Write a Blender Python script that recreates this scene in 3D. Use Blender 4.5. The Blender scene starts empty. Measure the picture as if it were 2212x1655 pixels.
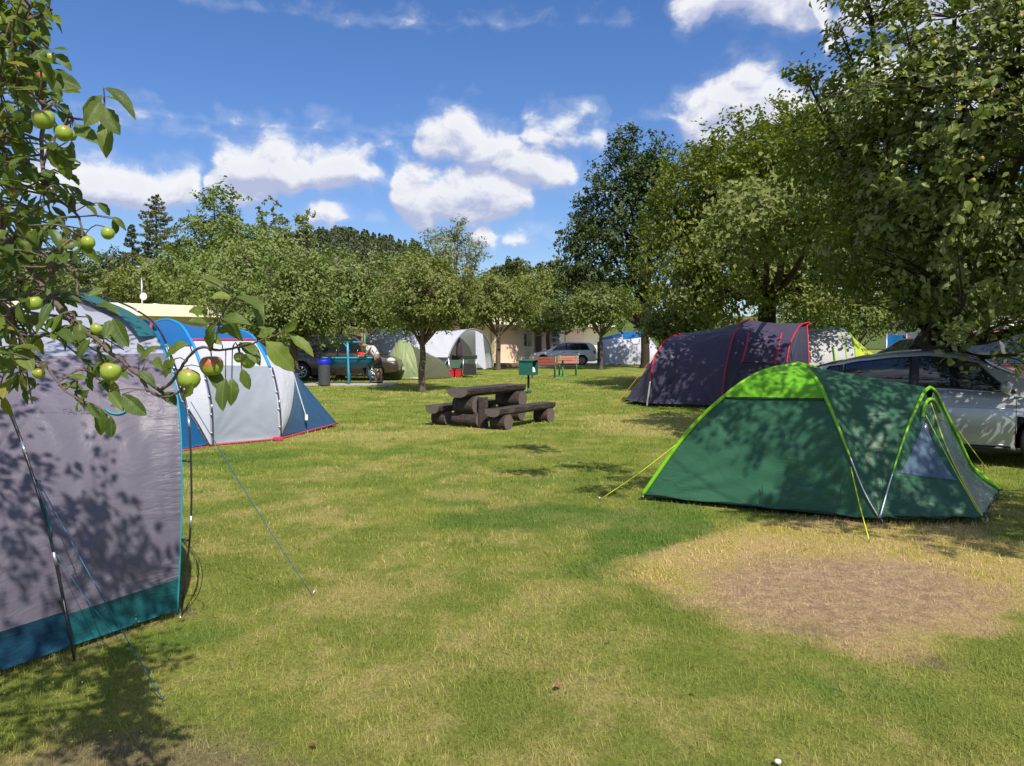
import bpy, bmesh, math, random
import numpy as np
from mathutils import Vector, Matrix, noise as mnoise

# ------------------------------------------------------------------ camera, sky, sun, exposure
scene = bpy.context.scene
COL = scene.collection
R = math.radians
FPX, CX, CY, HOR, EYE = 1650.0, 1106.0, 827.5, 735.0, 1.6
PITCH = math.atan((CY - HOR) / FPX)
cam_d = bpy.data.cameras.new('camera')
cam_d.sensor_width = 36.0
cam_d.lens = 36.0 * FPX / 2212.0
cam_d.clip_start = 0.05
cam_d.clip_end = 4000.0
cam = bpy.data.objects.new('camera', cam_d)
COL.objects.link(cam)
cam.location = (0, 0, EYE)
cam.rotation_euler = (math.pi / 2 - PITCH, 0, 0)
scene.camera = cam

SUNV = Vector((0.30, -0.79, 1.02)).normalized()
SUN_EL = math.asin(SUNV.z)
SUN_AZ = math.atan2(SUNV.x, SUNV.y)
sl = bpy.data.lights.new('sun', 'SUN')
sl.energy = 5.0
sl.angle = R(0.53)
sl.color = (1.0, 0.93, 0.82)
so = bpy.data.objects.new('sun', sl)
COL.objects.link(so)
so.rotation_euler = SUNV.to_track_quat('Z', 'Y').to_euler()
so.location = (0, 0, 60)

scene.view_settings.view_transform = 'Standard'
scene.view_settings.look = 'None'
scene.view_settings.exposure = 0.30
scene.view_settings.gamma = 1.0
scene.view_settings.use_curve_mapping = False
scene.cycles.max_bounces = 5
scene.cycles.transparent_max_bounces = 6
scene.cycles.diffuse_bounces = 2
scene.cycles.glossy_bounces = 2
scene.cycles.transmission_bounces = 3
scene.cycles.use_denoising = True

world = bpy.data.worlds.new('World')
scene.world = world
world.use_nodes = True
wt = world.node_tree
wt.nodes.clear()


class NT:
    """tiny node builder"""
    def __init__(s, tree):
        s.t = tree

    def n(s, typ, **kw):
        nd = s.t.nodes.new(typ)
        ins = kw.pop('ins', {})
        for k, v in kw.items():
            setattr(nd, k, v)
        for k, v in ins.items():
            s.put(nd.inputs[k], v)
        return nd

    def put(s, sock, v):
        if hasattr(v, 'is_output') or isinstance(v, bpy.types.NodeSocket):
            s.t.links.new(v, sock)
        else:
            sock.default_value = v

    def m(s, op, a, b=0.0, c=None, clamp=False):
        nd = s.t.nodes.new('ShaderNodeMath')
        nd.operation = op
        nd.use_clamp = clamp
        s.put(nd.inputs[0], a)
        s.put(nd.inputs[1], b)
        if c is not None:
            s.put(nd.inputs[2], c)
        return nd.outputs[0]

    def mix(s, f, a, b, typ='RGBA', blend='MIX'):
        nd = s.t.nodes.new('ShaderNodeMix')
        nd.data_type = typ
        if typ == 'RGBA':
            nd.blend_type = blend
            i = (0, 6, 7, 2)
        else:
            i = (0, 2, 3, 0)
        s.put(nd.inputs[i[0]], f)
        s.put(nd.inputs[i[1]], a)
        s.put(nd.inputs[i[2]], b)
        return nd.outputs[i[3]]

    def smooth(s, v, lo, hi):
        nd = s.t.nodes.new('ShaderNodeMapRange')
        nd.interpolation_type = 'SMOOTHSTEP'
        s.put(nd.inputs[0], v)
        nd.inputs[1].default_value = lo
        nd.inputs[2].default_value = hi
        nd.inputs[3].default_value = 0
        nd.inputs[4].default_value = 1
        return nd.outputs[0]

    def noise(s, vec, scale, detail=3.0, rough=0.55, dist=0.0, out=0, dim='3D'):
        nd = s.t.nodes.new('ShaderNodeTexNoise')
        nd.noise_dimensions = dim
        if vec is not None:
            s.put(nd.inputs['Vector'], vec)
        nd.inputs['Scale'].default_value = scale
        nd.inputs['Detail'].default_value = detail
        nd.inputs['Roughness'].default_value = rough
        nd.inputs['Distortion'].default_value = dist
        return nd.outputs[out]


def c4(c, a=1.0):
    return (c[0], c[1], c[2], a)


def srgb(r, g, b):
    def f(x):
        x /= 255.0
        return x / 12.92 if x <= 0.04045 else ((x + 0.055) / 1.055) ** 2.4
    return (f(r), f(g), f(b))


# cumulus banks kept as base and top elevation against azimuth: (px, base row, top row)
BANKS = [
    [(40, 420, 440), (60, 430, 375), (160, 450, 350), (210, 455, 340), (280, 460, 362), (350, 462, 383), (410, 455, 376), (440, 440, 400), (453, 420, 430), (466, 430, 345),
     (500, 440, 325), (560, 440, 316), (620, 428, 312), (660, 420, 328), (700, 415, 333), (770, 405, 320), (815, 400, 345), (836, 380, 405), (850, 425, 365), (880, 480, 353),
     (920, 488, 378), (940, 490, 388), (1000, 485, 370), (1060, 478, 366), (1110, 465, 373), (1150, 445, 393), (1168, 415, 435)],
    [(882, 310, 345), (897, 335, 308), (930, 350, 273), (985, 355, 250), (1030, 365, 260), (1080, 378, 288), (1130, 402, 320), (1190, 410, 338), (1238, 402, 353), (1258, 370, 395)],
    [(652, 460, 490), (670, 485, 460), (720, 490, 450), (745, 477, 466), (757, 465, 490), (1015, 500, 525), (1030, 525, 500), (1052, 530, 495), (1075, 522, 508), (1086, 505, 525),
     (1098, 525, 508), (1130, 531, 500), (1158, 526, 514), (1170, 505, 530)],
    [(1115, 290, 320), (1132, 312, 293), (1190, 320, 272), (1235, 325, 266), (1300, 320, 288), (1316, 290, 320), (1425, 240, 280), (1445, 268, 243), (1470, 300, 233), (1500, 325, 205),
     (1550, 332, 183), (1600, 325, 163), (1650, 300, 158), (1690, 330, 188), (1740, 342, 198), (1800, 335, 168), (1900, 300, 120), (2000, 280, 60), (2250, 260, 0)],
    [(1425, 40, 90), (1442, 76, 40), (1475, 86, 24), (1500, 62, 5), (1560, 44, -60), (1620, 50, -90), (1700, 78, -90), (1745, 70, -60), (1770, 128, 82), (1800, 130, 60), (1850, 90, -60), (2000, 100, -80), (2250, 110, -80)],
]
AZ0, AZ1 = -0.72, 0.72
EL0, EL1 = -0.05, 0.60


def _azel(px, py):
    a_ = math.atan((px - CX) / FPX)
    return (a_ - AZ0) / (AZ1 - AZ0), (math.atan((HOR - py) / FPX * math.cos(a_)) - EL0) / (EL1 - EL0)


g = bpy.data.node_groups.new('cloud_density', 'ShaderNodeTree')
g.interface.new_socket('az', in_out='INPUT', socket_type='NodeSocketFloat')
g.interface.new_socket('el', in_out='INPUT', socket_type='NodeSocketFloat')
g.interface.new_socket('d', in_out='OUTPUT', socket_type='NodeSocketFloat')
b = NT(g)
gi = b.n('NodeGroupInput')
go = b.n('NodeGroupOutput')
cmb = b.n('ShaderNodeCombineXYZ', ins={0: gi.outputs[0], 1: b.m('MULTIPLY', gi.outputs[1], 1.35)}).outputs[0]
n1 = b.noise(cmb, 19.0, 6.0, 0.60, 0.2, dim='2D')
wz = b.noise(cmb, 30.0, 1.0, 0.5, 0.0, out=1, dim='2D')
sp = b.n('ShaderNodeSeparateXYZ', ins={0: wz})
az = b.m('ADD', gi.outputs[0], b.m('MULTIPLY', b.m('SUBTRACT', sp.outputs[0], 0.5), 0.020))
el = b.m('ADD', gi.outputs[1], b.m('MULTIPLY', b.m('SUBTRACT', sp.outputs[1], 0.5), 0.012))
t_ = b.m('DIVIDE', b.m('SUBTRACT', az, AZ0), AZ1 - AZ0)
e_ = b.m('DIVIDE', b.m('SUBTRACT', el, EL0), EL1 - EL0)
acc = None
for bank in BANKS:
    cv = []
    for k in (1, 2):
        fc = b.n('ShaderNodeFloatCurve', ins={'Value': t_})
        c_ = fc.mapping.curves[0]
        fc.mapping.use_clip = False
        pts = [_azel(q[0], q[k]) for q in bank]
        pts = [(0.0, 0.0 if k == 2 else 0.3)] * 0 + pts
        # absent before the first and after the last point: top under base
        c_.points[0].location = (max(0, pts[0][0] - .02), pts[0][1]); c_.points[1].location = (min(1, pts[-1][0] + .02), pts[-1][1])
        for p_ in pts:
            c_.points.new(*p_)
        for p_ in c_.points:
            p_.handle_type = 'AUTO_CLAMPED'
        fc.mapping.update()
        cv.append(fc.outputs[0])
    v = b.m('MINIMUM', b.m('MULTIPLY', b.m('SUBTRACT', e_, cv[0]), 55.0), b.m('MULTIPLY', b.m('SUBTRACT', cv[1], e_), 30.0))
    acc = v if acc is None else b.m('MAXIMUM', acc, v)
# the rest of the sky, outside the view, carries scattered cumulus of the same kind
far = b.smooth(b.m('ABSOLUTE', gi.outputs[0]), 0.66, 0.80)
up = b.smooth(gi.outputs[1], 0.50, 0.70)
wide = b.noise(b.n('ShaderNodeCombineXYZ', ins={0: gi.outputs[0], 1: b.m('MULTIPLY', gi.outputs[1], 2.2)}).outputs[0], 2.6, 2.0, 0.5, dim='2D')
other = b.m('MULTIPLY', b.m('SUBTRACT', wide, 0.56), 6.0)
acc = b.m('MINIMUM', b.m('MAXIMUM', acc, -3.4), 1.4)
acc = b.mix(b.m('MAXIMUM', far, up), acc, other, typ='FLOAT')
vo = b.n('ShaderNodeTexVoronoi', voronoi_dimensions='2D', feature='SMOOTH_F1', ins={'Vector': cmb, 'Scale': 30.0, 'Detail': 0.0, 'Smoothness': 0.6}).outputs['Distance']
d = b.m('ADD', b.m('ADD', acc, 0.55), b.m('MULTIPLY', b.m('SUBTRACT', n1, 0.5), 3.3))
d = b.m('ADD', d, b.m('MULTIPLY', b.m('SUBTRACT', 0.42, vo), 0.7))
b.put(go.inputs[0], d)

b = NT(wt)
tc = b.n('ShaderNodeTexCoord')
sx = b.n('ShaderNodeSeparateXYZ', ins={0: tc.outputs['Generated']})
az = b.m('ARCTAN2', sx.outputs[0], sx.outputs[1])
el = b.m('ARCSINE', sx.outputs[2])
g1 = b.n('ShaderNodeGroup', node_tree=g, ins={0: az, 1: el}).outputs[0]
g2 = b.n('ShaderNodeGroup', node_tree=g, ins={0: b.m('ADD', az, 0.006), 1: b.m('ADD', el, 0.016)}).outputs[0]
alpha = b.m('MAXIMUM', b.smooth(g1, -0.2, 1.25), b.m('MULTIPLY', b.smooth(g1, -0.9, 0.4), 0.16))
alpha = b.m('MULTIPLY', alpha, b.smooth(el, 0.0, 0.06))
lit = b.m('ADD', 0.50, b.m('MULTIPLY', b.m('SUBTRACT', g1, g2), 0.75), clamp=True)
lit = b.m('MULTIPLY', lit, b.m('SUBTRACT', 1.0, b.m('MULTIPLY', b.smooth(g1, 0.8, 2.4), 0.15)))
ccol = b.mix(lit, (5.9, 6.5, 9.0, 1), (11.4, 11.5, 11.9, 1))
sky = b.n('ShaderNodeTexSky', sky_type='NISHITA', sun_disc=False, sun_elevation=SUN_EL, sun_rotation=SUN_AZ,
          altitude=300.0, air_density=1.0, dust_density=0.35, ozone_density=2.2)
hs = b.n('ShaderNodeHueSaturation', ins={'Hue': 0.512, 'Saturation': 1.32, 'Value': 1.5, 'Color': sky.outputs[0]}).outputs[0]
skyc = b.mix(b.m('SUBTRACT', 0.30, b.m('MULTIPLY', b.smooth(el, 0.0, 0.5), 0.2)), hs, (3.6, 6.0, 12.6, 1))
skyc = b.mix(b.m('MULTIPLY', alpha, 0.97), skyc, ccol)
bg = b.n('ShaderNodeBackground', ins={'Color': skyc, 'Strength': 0.066})
b.n('ShaderNodeOutputWorld', ins={0: bg.outputs[0]})


# ------------------------------------------------------------------ helpers
def ray(px, py):
    a = (px - CX) / FPX
    u = (CY - py) / FPX
    cp, sp_ = math.cos(PITCH), math.sin(PITCH)
    return Vector((a, cp + u * sp_, -sp_ + u * cp))


def H(px, py, Y):
    d = ray(px, py)
    return Vector((0, 0, EYE)) + d * (Y / d.y)


def G(px, py):
    d = ray(px, py)
    return Vector((0, 0, EYE)) + d * (-EYE / d.z)


def link(name, me, mats=None, parent=None, loc=None):
    o = bpy.data.objects.new(name, me)
    COL.objects.link(o)
    if mats is not None:
        for m_ in (mats if isinstance(mats, (list, tuple)) else [mats]):
            me.materials.append(m_)
    if parent is not None:
        o.parent = parent
    if loc is not None:
        o.location = loc
    return o


def tag(o, label=None, cat=None, group=None, kind=None):
    if label: o['label'] = label
    if cat: o['category'] = cat
    if group: o['group'] = group
    if kind: o['kind'] = kind
    return o


def thing(name, label, cat, loc=(0, 0, 0), rz=0.0, group=None):
    o = bpy.data.objects.new(name, None)
    o.empty_display_size = 0.1
    COL.objects.link(o)
    o.location = loc
    o.rotation_euler = (0, 0, rz)
    return tag(o, label, cat, group)


class MB:
    def __init__(s):
        s.v, s.f, s.mi, s.sm = [], [], [], []

    def face(s, f, mi=0, sm=False):
        s.f.append(f); s.mi.append(mi); s.sm.append(sm)

    def box(s, c, size, rz=0.0, mi=0, rot=None):
        x, y, z = [k / 2 for k in size]
        i = len(s.v)
        M = rot if rot is not None else Matrix.Rotation(rz, 3, 'Z')
        c = Vector(c)
        for dz in (-z, z):
            for dx, dy in ((-x, -y), (x, -y), (x, y), (-x, y)):
                s.v.append(c + M @ Vector((dx, dy, dz)))
        for f in ((3, 2, 1, 0), (4, 5, 6, 7), (0, 1, 5, 4), (1, 2, 6, 5), (2, 3, 7, 6), (3, 0, 4, 7)):
            s.face([i + k for k in f], mi)
        return s

    def tube(s, pts, r, seg=8, mi=0, cap=True, sm=True):
        pts = [Vector(p) for p in pts]
        n = len(pts)
        rs = list(r) if hasattr(r, '__len__') else [r] * n
        base = len(s.v)
        ref = None
        for k in range(n):
            t = (pts[min(k + 1, n - 1)] - pts[max(k - 1, 0)])
            t = t.normalized() if t.length > 1e-9 else Vector((0, 0, 1))
            if ref is None:
                ref = t.orthogonal().normalized()
            else:
                ref = (ref - t * ref.dot(t))
                ref = ref.normalized() if ref.length > 1e-6 else t.orthogonal().normalized()
            w = t.cross(ref)
            for j in range(seg):
                a = 2 * math.pi * j / seg
                s.v.append(pts[k] + (ref * math.cos(a) + w * math.sin(a)) * rs[k])
        for k in range(n - 1):
            for j in range(seg):
                j2 = (j + 1) % seg
                s.face([base + k * seg + j, base + k * seg + j2, base + (k + 1) * seg + j2, base + (k + 1) * seg + j], mi, sm)
        if cap:
            s.face([base + j for j in range(seg)][::-1], mi)
            s.face([base + (n - 1) * seg + j for j in range(seg)], mi)
        return s

    def grid(s, P, mi=0, sm=True, close=False):
        i0 = len(s.v)
        nu, nv = len(P), len(P[0])
        for row in P:
            for p in row:
                s.v.append(Vector(p))
        for a in range(nu - 1):
            for c in range(nv - 1):
                s.face([i0 + a * nv + c, i0 + (a + 1) * nv + c, i0 + (a + 1) * nv + c + 1, i0 + a * nv + c + 1], mi, sm)
        return s

    def poly(s, pts, mi=0):
        i0 = len(s.v)
        for p in pts: s.v.append(Vector(p))
        s.face(list(range(i0, i0 + len(pts))), mi)
        return s

    def lathe(s, prof, seg=16, c=(0, 0, 0), axis='Z', mi=0, sm=True):
        c = Vector(c)
        i0 = len(s.v)
        for (r, h) in prof:
            for j in range(seg):
                a = 2 * math.pi * j / seg
                p = (r * math.cos(a), r * math.sin(a), h)
                if axis == 'Y': p = (p[0], p[2], p[1])
                elif axis == 'X': p = (p[2], p[0], p[1])
                s.v.append(c + Vector(p))
        for k in range(len(prof) - 1):
            for j in range(seg):
                j2 = (j + 1) % seg
                s.face([i0 + k * seg + j, i0 + k * seg + j2, i0 + (k + 1) * seg + j2, i0 + (k + 1) * seg + j], mi, sm)
        return s

    def mesh(s, name):
        me = bpy.data.meshes.new(name)
        me.from_pydata([tuple(p) for p in s.v], [], s.f)
        me.polygons.foreach_set('material_index', s.mi)
        me.polygons.foreach_set('use_smooth', s.sm)
        me.update()
        return me

    def build(s, name, mat, parent=None, bevel=0.0, loc=None):
        me = s.mesh(name)
        if bevel > 0:
            bm = bmesh.new(); bm.from_mesh(me)
            bmesh.ops.remove_doubles(bm, verts=bm.verts, dist=1e-5)
            ed = [e for e in bm.edges if len(e.link_faces) == 2 and e.calc_face_angle(0) > 0.5]
            bmesh.ops.bevel(bm, geom=ed, offset=bevel, segments=2, affect='EDGES', profile=0.6)
            bm.to_mesh(me); bm.free()
        return link(name, me, mat, parent, loc)


def raw_mesh(name, V, F, attrs=None, smooth=False):
    """V (n,3), F (m,k) numpy"""
    me = bpy.data.meshes.new(name)
    n, (m, k) = len(V), F.shape
    me.vertices.add(n)
    me.vertices.foreach_set('co', np.ascontiguousarray(V, dtype=np.float32).ravel())
    me.loops.add(m * k)
    me.loops.foreach_set('vertex_index', F.ravel().astype(np.int32))
    me.polygons.add(m)
    me.polygons.foreach_set('loop_start', np.arange(0, m * k, k, dtype=np.int32))
    if smooth:
        me.polygons.foreach_set('use_smooth', np.ones(m, dtype=bool))
    for nm, arr in (attrs or {}).items():
        at = me.attributes.new(nm, 'FLOAT', 'POINT')
        at.data.foreach_set('value', np.ascontiguousarray(arr, dtype=np.float32))
    me.update(calc_edges=True)
    return me


def crv(pts, n=60):
    """Catmull-Rom through pts, evenly resampled to n+1 points"""
    P = [Vector(p) for p in pts]
    P = [P[0] * 2 - P[1]] + P + [P[-1] * 2 - P[-2]]
    out = []
    for i in range(1, len(P) - 2):
        for k in range(16):
            t = k / 16
            a, b_, c, d_ = P[i - 1], P[i], P[i + 1], P[i + 2]
            out.append(0.5 * ((2 * b_) + (c - a) * t + (2 * a - 5 * b_ + 4 * c - d_) * t * t + (3 * b_ - a - 3 * c + d_) * t ** 3))
    out.append(P[-2])
    return resample(out, n)


def resample(out, n):
    L = [0.0]
    for i in range(1, len(out)):
        L.append(L[-1] + (out[i] - out[i - 1]).length)
    res = []
    j = 0
    for k in range(n + 1):
        s = L[-1] * k / n
        while j < len(L) - 2 and L[j + 1] < s: j += 1
        seg = L[j + 1] - L[j]
        t = 0 if seg < 1e-9 else min(1, max(0, (s - L[j]) / seg))
        res.append(out[j].lerp(out[j + 1], t))
    return res


# ------------------------------------------------------------------ materials
def newmat(name):
    m_ = bpy.data.materials.new(name)
    m_.use_nodes = True
    m_.node_tree.nodes.clear()
    return m_, NT(m_.node_tree)


def mat(name, col, rough=0.6, metal=0.0, var=0.12, vscale=8.0, bump=0.0, bscale=60.0, coat=0.0, spec=0.5, trans=0.0, alpha=1.0, stretch=None, dirt=None):
    m_, b = newmat(name)
    tc = b.n('ShaderNodeTexCoord').outputs['Object']
    if stretch:
        tc = b.n('ShaderNodeMapping', ins={'Vector': tc, 'Scale': stretch}).outputs[0]
    nz = b.noise(tc, vscale, 5.0, 0.6)
    f = b.m('ADD', 1.0 - var, b.m('MULTIPLY', nz, 2 * var))
    colr = b.mix(1.0, c4(col), b.n('ShaderNodeCombineColor', ins={0: f, 1: f, 2: f}).outputs[0], blend='MULTIPLY')
    if dirt:
        colr = b.mix(b.m('MULTIPLY', b.smooth(b.noise(tc, dirt[1], 6.0, 0.65), 0.5, 0.7), dirt[2]), colr, c4(dirt[0]))
    pr = b.n('ShaderNodeBsdfPrincipled', ins={'Base Color': colr, 'Roughness': rough, 'Metallic': metal,
                                             'Coat Weight': coat, 'Specular IOR Level': spec, 'Coat Roughness': 0.04})
    if bump > 0:
        bz = b.noise(tc, bscale, 5.0, 0.6)
        bp = b.n('ShaderNodeBump', ins={'Height': bz, 'Strength': bump, 'Distance': 0.02})
        b.put(pr.inputs['Normal'], bp.outputs[0])
    sh = pr.outputs[0]
    if trans > 0:
        tr = b.n('ShaderNodeBsdfTranslucent', ins={'Color': colr}).outputs[0]
        mx = b.n('ShaderNodeMixShader', ins={0: trans, 1: sh, 2: tr})
        sh = mx.outputs[0]
    if alpha < 1:
        tp = b.n('ShaderNodeBsdfTransparent').outputs[0]
        sh = b.n('ShaderNodeMixShader', ins={0: alpha, 1: tp, 2: sh}).outputs[0]
    b.n('ShaderNodeOutputMaterial', ins={0: sh})
    return m_


def fabric(name, col, trans=0.12, rough=0.5, var=0.05, crease=0.5, cscale=3.0, dirt=0.25):
    """coated tent cloth: weave, long tension creases, faint dust low down"""
    m_, b = newmat(name)
    tc = b.n('ShaderNodeTexCoord').outputs['Object']
    nz = b.noise(tc, 5.0, 4.0, 0.6)
    f = b.m('ADD', 1.0 - var, b.m('MULTIPLY', nz, 2 * var))
    colr = b.mix(1.0, c4(col), b.n('ShaderNodeCombineColor', ins={0: f, 1: f, 2: f}).outputs[0], blend='MULTIPLY')
    mp = b.n('ShaderNodeMapping', ins={'Vector': tc, 'Scale': (1.0, 1.0, 1.7), 'Rotation': (0.45, 0.65, 0.2)}).outputs[0]
    w1 = b.noise(mp, cscale, 5.0, 0.55, 0.9)
    w2 = b.noise(tc, cscale * 7, 3.0, 0.6, 0.4)
    mp2 = b.n('ShaderNodeMapping', ins={'Vector': tc, 'Scale': (0.7, 0.7, 3.4), 'Rotation': (-0.5, -0.6, 0.3)}).outputs[0]
    w3 = b.noise(mp2, cscale * 1.7, 3.0, 0.5, 1.2)
    rid = b.m('ABSOLUTE', b.m('SUBTRACT', w3, 0.5))
    patch = b.smooth(b.noise(tc, 1.6, 2.0, 0.5), 0.42, 0.62)
    hgt = b.m('ADD', b.m('ADD', b.m('MULTIPLY', w1, 0.6), b.m('MULTIPLY', w2, 0.05)), b.m('MULTIPLY', b.m('MULTIPLY', rid, patch), 0.7))
    bp = b.n('ShaderNodeBump', ins={'Height': hgt, 'Strength': crease * .75, 'Distance': 0.045})
    pr = b.n('ShaderNodeBsdfPrincipled', ins={'Base Color': colr, 'Roughness': rough, 'Specular IOR Level': 0.28,
                                             'Sheen Weight': 0.15, 'Normal': bp.outputs[0]})
    tr = b.n('ShaderNodeBsdfTranslucent', ins={'Color': colr, 'Normal': bp.outputs[0]}).outputs[0]
    b.n('ShaderNodeOutputMaterial', ins={0: b.n('ShaderNodeMixShader', ins={0: trans, 1: pr.outputs[0], 2: tr}).outputs[0]})
    return m_


def leafmat(name, dark, light, under, trans=0.28, rough=0.42, obj_random=False, yellow=(0.22, 0.2, 0.03), yamt=0.04, spec=0.22):
    m_, b = newmat(name)
    dark = (dark[0] * 1.08, dark[1] * .98, dark[2] * .9); light = (light[0] * 1.08, light[1] * 1.0, light[2] * .9)
    if obj_random:
        rnd = b.n('ShaderNodeObjectInfo').outputs['Random']
    else:
        rnd = b.n('ShaderNodeAttribute', attribute_name='rnd').outputs['Fac']
    geo = b.n('ShaderNodeNewGeometry')
    big = b.noise(geo.outputs['Position'], 1.1, 2.0, 0.5)
    f = b.m('ADD', b.m('MULTIPLY', rnd, 0.6), b.m('MULTIPLY', b.smooth(big, 0.35, 0.65), 0.4))
    colr = b.mix(f, c4(dark), c4(light))
    r2 = b.m('FRACT', b.m('MULTIPLY', rnd, 17.31))
    colr = b.mix(b.m('LESS_THAN', r2, yamt), colr, c4(yellow))
    colr = b.mix(b.m('MULTIPLY', geo.outputs['Backfacing'], 0.75), colr, c4(under))
    pr = b.n('ShaderNodeBsdfPrincipled', ins={'Base Color': colr, 'Roughness': rough, 'Specular IOR Level': spec})
    if obj_random:
        tco = b.n('ShaderNodeTexCoord').outputs['Object']
        sv = b.n('ShaderNodeSeparateXYZ', ins={0: tco})
        ay = b.m('ABSOLUTE', sv.outputs[1])
        rib = b.m('SUBTRACT', 1.0, b.smooth(ay, 0.006, 0.022))
        ph = b.m('FRACT', b.m('MULTIPLY', b.m('SUBTRACT', sv.outputs[0], b.m('MULTIPLY', ay, 0.9)), 9.0))
        vein = b.m('MULTIPLY', b.m('SUBTRACT', 1.0, b.smooth(b.m('ABSOLUTE', b.m('SUBTRACT', ph, 0.5)), 0.02, 0.13)), 0.45)
        colr = b.mix(b.m('MULTIPLY', b.m('MAXIMUM', rib, vein), 0.6), colr, (0.20, 0.26, 0.085, 1))
        spot = b.smooth(b.noise(b.n('ShaderNodeVectorMath', operation='ADD', ins={0: tco, 1: b.n('ShaderNodeCombineXYZ', ins={0: b.m('MULTIPLY', rnd, 40.0)}).outputs[0]}).outputs[0], 7.0, 3.0, 0.6), 0.66, 0.72)
        colr = b.mix(b.m('MULTIPLY', spot, 0.7), colr, (0.14, 0.085, 0.03, 1))
        bl_ = b.noise(b.n('ShaderNodeVectorMath', operation='ADD', ins={0: tco, 1: b.n('ShaderNodeCombineXYZ', ins={1: b.m('MULTIPLY', rnd, 60.0)}).outputs[0]}).outputs[0], 2.0, 2.0, 0.5)
        colr = b.mix(1.0, colr, b.n('ShaderNodeCombineColor', ins={0: b.m('ADD', 0.6, b.m('MULTIPLY', bl_, 0.9)), 1: b.m('ADD', 0.65, b.m('MULTIPLY', bl_, 0.75)), 2: 1.0}).outputs[0], blend='MULTIPLY')
        b.put(pr.inputs['Base Color'], colr)
        bp = b.n('ShaderNodeBump', ins={'Height': b.n('ShaderNodeTexWave', wave_type='BANDS', bands_direction='Y',
             ins={'Vector': tco, 'Scale': 55.0, 'Distortion': 3.0}).outputs['Fac'], 'Strength': 0.25, 'Distance': 0.001})
        b.put(pr.inputs['Normal'], bp.outputs[0])
    tcol = b.mix(1.0, colr, (1.25, 1.5, 0.45, 1), blend='MULTIPLY')
    tr = b.n('ShaderNodeBsdfTranslucent', ins={'Color': tcol}).outputs[0]
    b.n('ShaderNodeOutputMaterial', ins={0: b.n('ShaderNodeMixShader', ins={0: trans, 1: pr.outputs[0], 2: tr}).outputs[0]})
    return m_


M_BARK = mat('bark_grey_brown', (0.12, 0.095, 0.07), 0.9, var=0.4, vscale=9, bump=0.9, bscale=22, stretch=(1, 1, 0.35), spec=0.15)
M_BARKD = mat('bark_dark', (0.05, 0.038, 0.03), 0.9, var=0.4, vscale=9, bump=0.9, bscale=22, stretch=(1, 1, 0.35), spec=0.1)
M_TWIG = mat('twig', (0.14, 0.105, 0.08), 0.8, var=0.35, vscale=30, bump=0.6, bscale=120)
LF_APPLE = leafmat('leaf_apple', (0.080, 0.125, 0.032), (0.215, 0.270, 0.065), (0.26, 0.29, 0.14), rough=.5, trans=.3, spec=.25)
LF_APPLEN = leafmat('leaf_apple_near', (0.042, 0.090, 0.022), (0.150, 0.215, 0.036), (0.24, 0.28, 0.13), obj_random=True, rough=0.42, trans=0.36, yamt=0.05, spec=.35)
LF_ORCH = leafmat('leaf_orchard', (0.072, 0.132, 0.024), (0.205, 0.292, 0.058), (0.20, 0.24, 0.09), rough=.55, spec=.25)
LF_LIME = leafmat('leaf_yellowish', (0.085, 0.125, 0.020), (0.230, 0.275, 0.048), (0.20, 0.225, 0.08), rough=.55, spec=.25)
LF_DARK = leafmat('leaf_dark_oak', (0.026, 0.052, 0.016), (0.080, 0.130, 0.030), (0.08, 0.11, 0.05), trans=0.2, rough=.55, spec=.25)
LF_CON = leafmat('needles', (0.06, 0.09, 0.024), (0.20, 0.21, 0.05), (0.12, 0.14, 0.05), trans=0.2, spec=.15)
LF_COND = leafmat('needles_dark', (0.030, 0.058, 0.030), (0.08, 0.12, 0.05), (0.06, 0.09, 0.04), trans=0.15, spec=.15)
LF_PALE = leafmat('leaf_willow', (0.12, 0.16, 0.065), (0.26, 0.30, 0.13), (0.28, 0.31, 0.18), trans=0.3)
LF_FAR = leafmat('leaf_far', (0.07, 0.10, 0.045), (0.16, 0.19, 0.08), (0.12, 0.14, 0.07), trans=0.15, spec=.1)
LF_FARC = leafmat('needles_far', (0.065, 0.10, 0.055), (0.15, 0.19, 0.10), (0.12, 0.15, 0.09), trans=0.12, spec=.1)

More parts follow.
